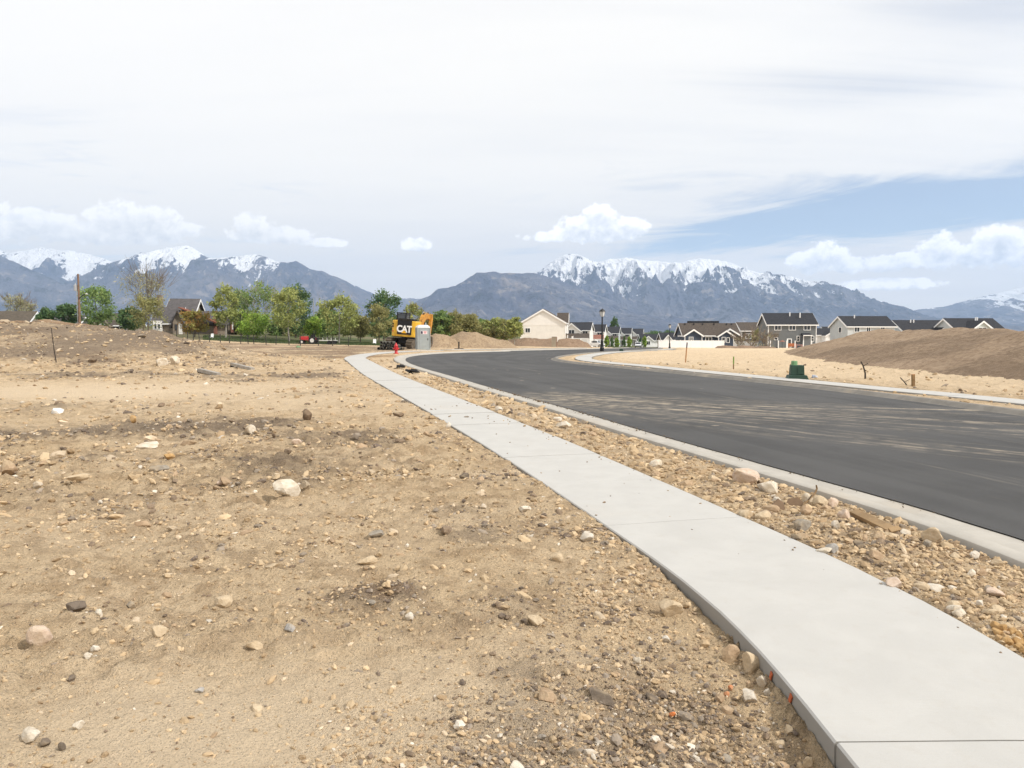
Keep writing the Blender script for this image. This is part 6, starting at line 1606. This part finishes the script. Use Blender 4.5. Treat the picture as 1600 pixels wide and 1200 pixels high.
PK = [(447, 777, 48, 27, 'cream', 'largest cream rock in the middle of the dirt lot', 'boulder'), (476, 764, 16, 12, 'grey', 'small grey stone touching the largest cream rock'),
 (1049, 964, 40, 27, 'tan', 'rounded tan rock beside the bend of the sidewalk'), (838, 979, 30, 16, 'tan', 'flat tan stone on the lot left of the sidewalk'), (820, 976, 13, 9, 'dark', 'small black stone left of the flat tan stone'),
 (57, 1006, 37, 29, 'pink', 'pinkish triangular rock near the left edge'), (113, 955, 36, 15, 'dark', 'dark flat grey brown rock near the left edge'), (8, 741, 30, 23, 'brown', 'orange tan rock cut by the left edge'),
 (117, 753, 31, 10, 'tan', 'flat tan slab stone on the left of the lot'), (243, 738, 32, 10, 'grey', 'flat dark grey stone right of the tan slab'), (391, 676, 24, 15, 'cream', 'pale rock with a hollow, upper middle of the lot'),
 (478, 656, 20, 16, 'clod', 'dark earth clod in the upper middle of the lot', 'clod'), (622, 652, 18, 9, 'clod', 'dark clod near the left side of the sidewalk', 'clod'), (587, 839, 29, 9, 'grey', 'flat grey stone in the middle of the lot'),
 (346, 949, 30, 18, 'tan', 'tan stone under a dirt ridge, lower left'), (203, 951, 15, 12, 'grey', 'round grey pebble at lower left'), (152, 965, 15, 14, 'cream', 'cream stone right of the dark flat rock'),
 (245, 996, 25, 17, 'tan', 'tan flat stone at lower left below the grey pebble'), (145, 1021, 20, 12, 'white', 'white oval stone at lower left, upper of a pair'), (136, 1030, 15, 10, 'cream', 'cream oval stone at lower left, lower of a pair'),
 (43, 1160, 34, 20, 'cream', 'long cream stone in the bottom left corner'), (110, 1066, 14, 11, 'dark', 'small black stone below the white oval stone'), (68, 1168, 17, 13, 'dark', 'black stone right of the long cream stone'), (95, 1172, 15, 11, 'dark', 'second black stone right of the long cream stone'),
 (311, 1083, 16, 8, 'blue', 'small bluish stone on the smooth sand'), (452, 988, 20, 13, 'blue', 'blue white stone with a dark patch, lower middle'), (639, 970, 13, 13, 'white', 'small upright pale stone by the dark clods'),
 (1143, 1037, 37, 28, 'brown', 'tan rounded rock beside the sidewalk edge'), (1178, 1052, 38, 32, 'tan', 'tan angular rock touching the sidewalk edge'), (1193, 1074, 24, 18, 'cream', 'cream stone wedged at the sidewalk edge'),
 (1172, 1100, 27, 21, 'white', 'white blocky stone in the dark gravel'), (1200, 1087, 12, 11, 'white', 'small white stone under the orange paint mark'), (1136, 1089, 10, 9, 'orange', 'bright orange pebble in the dark gravel, lower one'), (1143, 1078, 9, 8, 'orange', 'bright orange pebble in the dark gravel, upper one'),
 (1235, 1148, 16, 15, 'tan', 'tan pebble by the sidewalk near the bottom'), (1266, 1199, 20, 17, 'tan', 'tan stone at the bottom beside the sidewalk'), (1051, 1122, 12, 9, 'orange', 'reddish pebble on the gravel, bottom middle'), (997, 1037, 17, 11, 'cream', 'pale flat stone in the sand left of the dark gravel'),
 (1042, 1004, 16, 10, 'white', 'cream pebble below the rounded tan rock'), (1150, 758, 0, 0, None, None), (1170, 757, 42, 26, 'pink', 'large pink cream rock on the dirt strip', 'boulder'), (1203, 770, 37, 19, 'cream', 'cream rock below the large pink rock'),
 (1264, 786, 17, 16, 'cream', 'cream stone against the curved stick'), (1285, 793, 30, 18, 'tan', 'tan rock right of the curved stick'), (1303, 793, 20, 17, 'pink', 'pinkish rock at the kerb right of the stick'), (1257, 828, 38, 17, 'grey', 'grey and white rock in the middle of the dirt strip'),
 (1308, 826, 15, 13, 'white', 'white stone right of the grey and white rock'), (1322, 812, 26, 17, 'pink', 'pink stone at the left end of the plank'), (1462, 850, 38, 24, 'tan', 'smooth tan rock by the kerb at right'), (1452, 855, 16, 12, 'grey', 'grey knob in front of the smooth tan rock'),
 (1400, 921, 30, 17, 'pink', 'pinkish rock at the sidewalk edge of the strip'), (1442, 924, 26, 14, 'tan', 'tan rock right of the pinkish edge rock'), (1466, 925, 32, 10, 'white', 'long white flat stone on the strip at right'), (1502, 967, 19, 16, 'cream', 'cream stone at the walk edge, lower right'),
 (1533, 948, 13, 11, 'white', 'white pebble on the strip, lower right'), (1526, 874, 20, 13, 'white', 'pale stone at the kerb, far right'), (1519, 902, 16, 12, 'cream', 'cream pebble on the rusty soil'), (1532, 899, 12, 9, 'tan', 'tan pebble on the rusty soil'),
 (1291, 868, 24, 12, 'cream', 'cream stone at the walk edge in mid strip'), (1302, 864, 22, 16, 'blue', 'bluish grey stone at the walk edge in mid strip'), (1025, 730, 20, 13, 'cream', 'cream stone on the strip near its middle'), (780, 643, 14, 9, 'white', 'pale stone on the far part of the strip'),
 (880, 669, 26, 11, 'cream', 'pale rock pair on the strip beyond the joint, larger one'), (871, 659, 15, 8, 'white', 'small white stone above the pale rock pair'), (1245, 845, 18, 10, 'dark', 'dark stone near the walk edge of the strip'), (1195, 812, 26, 14, 'tan', 'tan rock below the brown shards'),
 (1262, 805, 22, 14, 'brown', 'brown rock between shard and plank'), (1345, 858, 20, 12, 'dark', 'dark cobble right of the bluish stone'), (1560, 935, 30, 14, 'pink', 'flat pink stone near the right edge of the strip'), (1418, 838, 18, 11, 'cream', 'pale stone right of the plank'),
 (820, 800, 22, 10, 'cream', 'cream stone on the lot near the sidewalk, upper'), (918, 845, 22, 15, 'white', 'white rock near the sidewalk where it bends'), (872, 878, 17, 14, 'tan', 'tan stone left of the white bend rock'), (755, 795, 12, 8, 'white', 'white pebble on the brown lot, right half'),
 (700, 668, 10, 8, 'white', 'white pebble close to the sidewalk, far'), (250, 571, 20, 13, 'cream', 'pale boulder in the rubble, left of the two', 'boulder'), (271, 569, 20, 14, 'cream', 'pale boulder in the rubble, right of the two', 'boulder'), (220, 527, 14, 5, 'grey', 'grey stone slab on top of the bank'),
 (463, 693, 17, 8, 'pink', 'pinkish stone in the upper middle of the lot'), (207, 660, 14, 12, 'gold', 'rusty stone on the gravel ridge at left'), (263, 717, 16, 9, 'gold', 'rusty orange stone on the left of the lot'), (227, 700, 34, 5, 'cream', 'long flat pale stone left of centre'),
 (55, 763, 16, 10, 'white', 'white pebble left of the flat tan slab'), (345, 757, 18, 10, 'pink', 'pinkish stone left of the largest cream rock'), (120, 1140, 18, 12, 'cream', 'cream pebble above the black stones, lower left'), (250, 1062, 0, 0, None, None)]
for t in PK:
    if t[4] is None: continue
    rock(*t[:6], name=(t[6] if len(t) > 6 else 'rock'), depth=rng.uniform(.65, .95))
r3 = random.Random(12)
for k in range(15):                                        # golden cobbles at the right edge
    px_, py_ = 1560 + (k % 5) * 12 + r3.uniform(-3, 3) + (k // 5) * 3, 983 + (k // 5) * 11 + (k % 5) * 5.5 + r3.uniform(-2, 2)
    rock(px_, py_, r3.uniform(14, 21), r3.uniform(10, 14), 'gold', 'golden orange cobble in the heap at the right edge of the strip', 'golden cobbles at the right edge', name='cobble')

# scatter: loose stones over the lot and the strip, the largest as things, the rest as gravel
N = 330000
Ys = 1 / rng.uniform(1 / 45., 1 / 2.05, N) ** 1.0
Xs = rng.uniform(-.78, .82, N) * Ys
z, dk, sm, rd, dw, ins, dkb, bkk = ground_fields(Xs, Ys)
strip = (dw < 3.2) & (dkb < 3.2) & (Xs > WALK_L[0, 0] * 0 - 12) & (~ins)
xw = np.interp(Ys, WALK_L[:, 1][:400], WALK_L[:, 0][:400])
on_strip = strip & (Xs > xw) & (Xs < xw + 3.4)
right = Xs > np.interp(Ys, ROAD_R[:, 1], ROAD_R[:, 0])
clump = np.clip(.42 + 1.4 * fbm(Xs * 1.3, Ys * 1.3, 3, 210), .05, 1.3)
prob = (.06 + .40 * dk + .38 * clump ** 3) * (1 - .93 * sm) + .26 * on_strip
prob = prob * np.where(right, .35, 1)
keep = (rng.random(N) < prob) & (dw > HW + .035) & (~ins) & (Ys < 44)
Xs, Ys, z, dk, on_strip = Xs[keep], Ys[keep], z[keep], dk[keep], on_strip[keep]
n = len(Xs)
size = np.maximum(.0050, .00145 * Ys) * np.exp(rng.normal(.0, .58, n))
size = np.clip(size * np.where(on_strip, 1.25, 1.0), .003, .085)
PAL = np.array([(.52, .395, .25), (.57, .46, .33), (.47, .345, .21), (.37, .265, .16), (.27, .225, .18), (.14, .11, .09), (.62, .56, .47), (.37, .265, .17), (.21, .155, .11)])
wts = np.array([.30, .05, .28, .20, .02, .015, .012, .07, .06]); wts = wts / wts.sum()
wd = np.array([.10, .05, .12, .16, .20, .17, .03, .06, .13]); wd /= wd.sum()
ci = np.where(rng.random(n) < dk * np.where(on_strip, .45, 2.0), rng.choice(len(PAL), n, p=wd), rng.choice(len(PAL), n, p=wts))
# the stones that show largest become individuals
app = size / Ys
order = np.argsort(-app)
indiv = order[:170]
names_ = {0: 'tan', 1: 'cream', 2: 'tan', 3: 'brown', 4: 'grey', 5: 'dark', 6: 'white', 7: 'brown', 8: 'clod'}
words_ = {'tan': 'tan', 'cream': 'cream', 'brown': 'brown', 'grey': 'grey', 'dark': 'blackish', 'white': 'whitish', 'clod': 'dark brown'}
for i in indiv:
    c = names_[int(ci[i])]; s_ = size[i] * .95
    zone = 'on the dirt strip' if on_strip[i] else ('in gravelly dirt' if dk[i] > .4 else 'on bare dirt')
    o = link('stone', ROCKS[int(rng.integers(9))], None, (Xs[i], Ys[i], z[i] + s_ * .12), (rng.uniform(-.4, .4), rng.uniform(-.4, .4), rng.uniform(0, 6.28)), (s_ * rng.uniform(.8, 1.3), s_ * rng.uniform(.7, 1.0), s_ * rng.uniform(.45, .75)))
    o.material_slots[0].link = 'OBJECT'; o.material_slots[0].material = SM[c]
    where = ('nearest the camera' if Ys[i] < 4.2 else ('a few metres off' if Ys[i] < 7.5 else 'farther back')) + ('' if on_strip[i] else (', left side' if Xs[i] / Ys[i] < -.33 else (', middle' if Xs[i] / Ys[i] < 0 else ', by the sidewalk')))
    tag(o, 'small loose ' + words_[c] + ' stone ' + zone + ' ' + where, 'stone', words_[c] + ' loose stones ' + zone + ' ' + where)
rest = np.setdiff1d(np.arange(n), indiv)
def pebble_nodes():
    """instances a small lumpy stone on every point, with the point's own turn, size and colour"""
    g = bpy.data.node_groups.new('pebbles', 'GeometryNodeTree')
    g.interface.new_socket('Geometry', in_out='INPUT', socket_type='NodeSocketGeometry'); g.interface.new_socket('Geometry', in_out='OUTPUT', socket_type='NodeSocketGeometry')
    N_ = lambda t: g.nodes.new(t)
    gi, go, ico, sp, nt_, pos, sm_, ip, er = N_('NodeGroupInput'), N_('NodeGroupOutput'), N_('GeometryNodeMeshIcoSphere'), N_('GeometryNodeSetPosition'), N_('ShaderNodeTexNoise'), N_('GeometryNodeInputPosition'), N_('GeometryNodeSetMaterial'), N_('GeometryNodeInstanceOnPoints'), N_('FunctionNodeEulerToRotation')
    ico.inputs['Radius'].default_value = 1.; ico.inputs['Subdivisions'].default_value = 2
    nt_.inputs['Scale'].default_value = 1.4; nt_.inputs['Detail'].default_value = 2.
    sub_, mul = N_('ShaderNodeVectorMath'), N_('ShaderNodeVectorMath'); sub_.operation = 'SUBTRACT'; sub_.inputs[1].default_value = (.5, .5, .5); mul.operation = 'SCALE'; mul.inputs['Scale'].default_value = 1.25
    L = g.links.new
    L(pos.outputs[0], nt_.inputs['Vector']); L(nt_.outputs['Color'], sub_.inputs[0]); L(sub_.outputs[0], mul.inputs[0]); L(mul.outputs[0], sp.inputs['Offset'])
    L(ico.outputs[0], sp.inputs['Geometry']); L(sp.outputs[0], sm_.inputs['Geometry']); sm_.inputs['Material'].default_value = M_GRAVEL
    a1, a2 = N_('GeometryNodeInputNamedAttribute'), N_('GeometryNodeInputNamedAttribute'); a1.data_type = a2.data_type = 'FLOAT_VECTOR'; a1.inputs[0].default_value = 'turn'; a2.inputs[0].default_value = 'size'
    L(gi.outputs[0], ip.inputs['Points']); L(sm_.outputs[0], ip.inputs['Instance']); L(a1.outputs[0], er.inputs[0]); L(er.outputs[0], ip.inputs['Rotation']); L(a2.outputs[0], ip.inputs['Scale']); L(ip.outputs[0], go.inputs[0])
    return g
PEB = []
def gravel(name, label, idx):
    m = len(idx)
    me = bpy.data.meshes.new(name); me.vertices.add(m)
    me.vertices.foreach_set('co', np.stack([Xs[idx], Ys[idx], z[idx] + size[idx] * .05], 1).astype(np.float32).ravel())
    s_ = size[idx][:, None] * np.stack([rng.uniform(.75, 1.35, m), rng.uniform(.6, 1.0, m), rng.uniform(.40, .75, m)], 1)
    tu = np.stack([rng.uniform(-.6, .6, m), rng.uniform(-.6, .6, m), rng.uniform(0, 6.283, m)], 1)
    for nm, arr in (('size', s_), ('turn', tu)):
        at_ = me.attributes.new(nm, 'FLOAT_VECTOR', 'POINT'); at_.data.foreach_set('vector', arr.astype(np.float32).ravel())
    set_col(me, 'stonecol', PAL[ci[idx]] * rng.uniform(.75, 1.2, (m, 1)))
    me.update()
    if not PEB: PEB.append(pebble_nodes())
    o = link(name, me); md = o.modifiers.new('pebbles', 'NODES'); md.node_group = PEB[0]
    tag(o, label, kind='stuff')
M_GRAVEL = bpy.data.materials.new('gravel'); M_GRAVEL.use_nodes = True
b = NB(M_GRAVEL.node_tree); bs = M_GRAVEL.node_tree.nodes['Principled BSDF']
STC = b.n('ShaderNodeAttribute', attribute_name='stonecol', attribute_type='INSTANCER').outputs['Color']
nn = b.noise(b.n('ShaderNodeNewGeometry').outputs['Position'], 90., 4, .7)
b.put(bs.inputs['Base Color'], b.mix(b.m('MULTIPLY', b.ss(nn, .45, .7), .45), STC, (.48, .36, .225))); bs.inputs['Roughness'].default_value = .92; bs.inputs['Specular IOR Level'].default_value = .12
print('GRAVEL', len(rest), flush=True)
gravel('gravel', 'fine gravel and crumbs of soil over lot and strip', rest)
# rubble on the bank
m_ = 5200; Ys = rng.uniform(26, 47, m_); Xs = -Ys * rng.uniform(.18, .78, m_); bz_ = bank(Xs, Ys); kp = (bz_ > .03) & (rng.random(m_) < .25 + .9 * np.clip(fbm(Xs * .35, Ys * .35, 3, 222) + .2, 0, 1)) & (Xs < -7)
Xs, Ys = Xs[kp], Ys[kp]; z = ground_fields(Xs, Ys)[0]; m_ = len(Xs); size = np.clip(.030 * np.exp(rng.normal(.2, .6, m_)), .02, .2); ci = rng.choice([0, 2, 3, 8, 8, 5, 1, 4], m_)
gravel('bank_rubble', 'clods and broken stones over the brown bank', np.arange(m_))
# crumbs of soil and asphalt on the walk and along the kerb
m_ = 90; idx0 = rng.integers(0, 330, m_); tt = WL[np.clip((idx0 * .05 / .05).astype(int) + 140, 0, len(WL) - 1)]
off = np.concatenate([rng.uniform(-.6, .6, m_ // 2), -.6 + np.abs(rng.normal(0, .12, m_ - m_ // 2))]); nn_ = NWL[np.clip(idx0 + 140, 0, len(WL) - 1)]
Xs = tt[:, 0] + nn_[:, 0] * off; Ys = tt[:, 1] + nn_[:, 1] * off; z = zbase(Xs, Ys) + .004; size = np.maximum(.003, .0009 * Ys) * np.exp(rng.normal(0, .4, m_)); ci = rng.choice([2, 3, 5, 8, 4], m_)
gravel('walk_crumbs', 'crumbs of soil dropped on the sidewalk', np.arange(m_))
KP = resample(ROAD_L, step=.02); KN = normals2(KP); m_ = 420; idx0 = rng.integers(300, 1500, m_); off = np.abs(rng.normal(0, .07, m_)) - .02
Xs = KP[idx0, 0] + KN[idx0, 0] * off; Ys = KP[idx0, 1] + KN[idx0, 1] * off; z = zbase(Xs, Ys) - .088; size = np.maximum(.003, .0006 * Ys) * np.exp(rng.normal(0, .45, m_)); ci = rng.choice([5, 8, 5, 3], m_)
PAL = PAL * .55
gravel('asphalt_crumbs', 'black asphalt crumbs along the kerb', np.arange(m_))
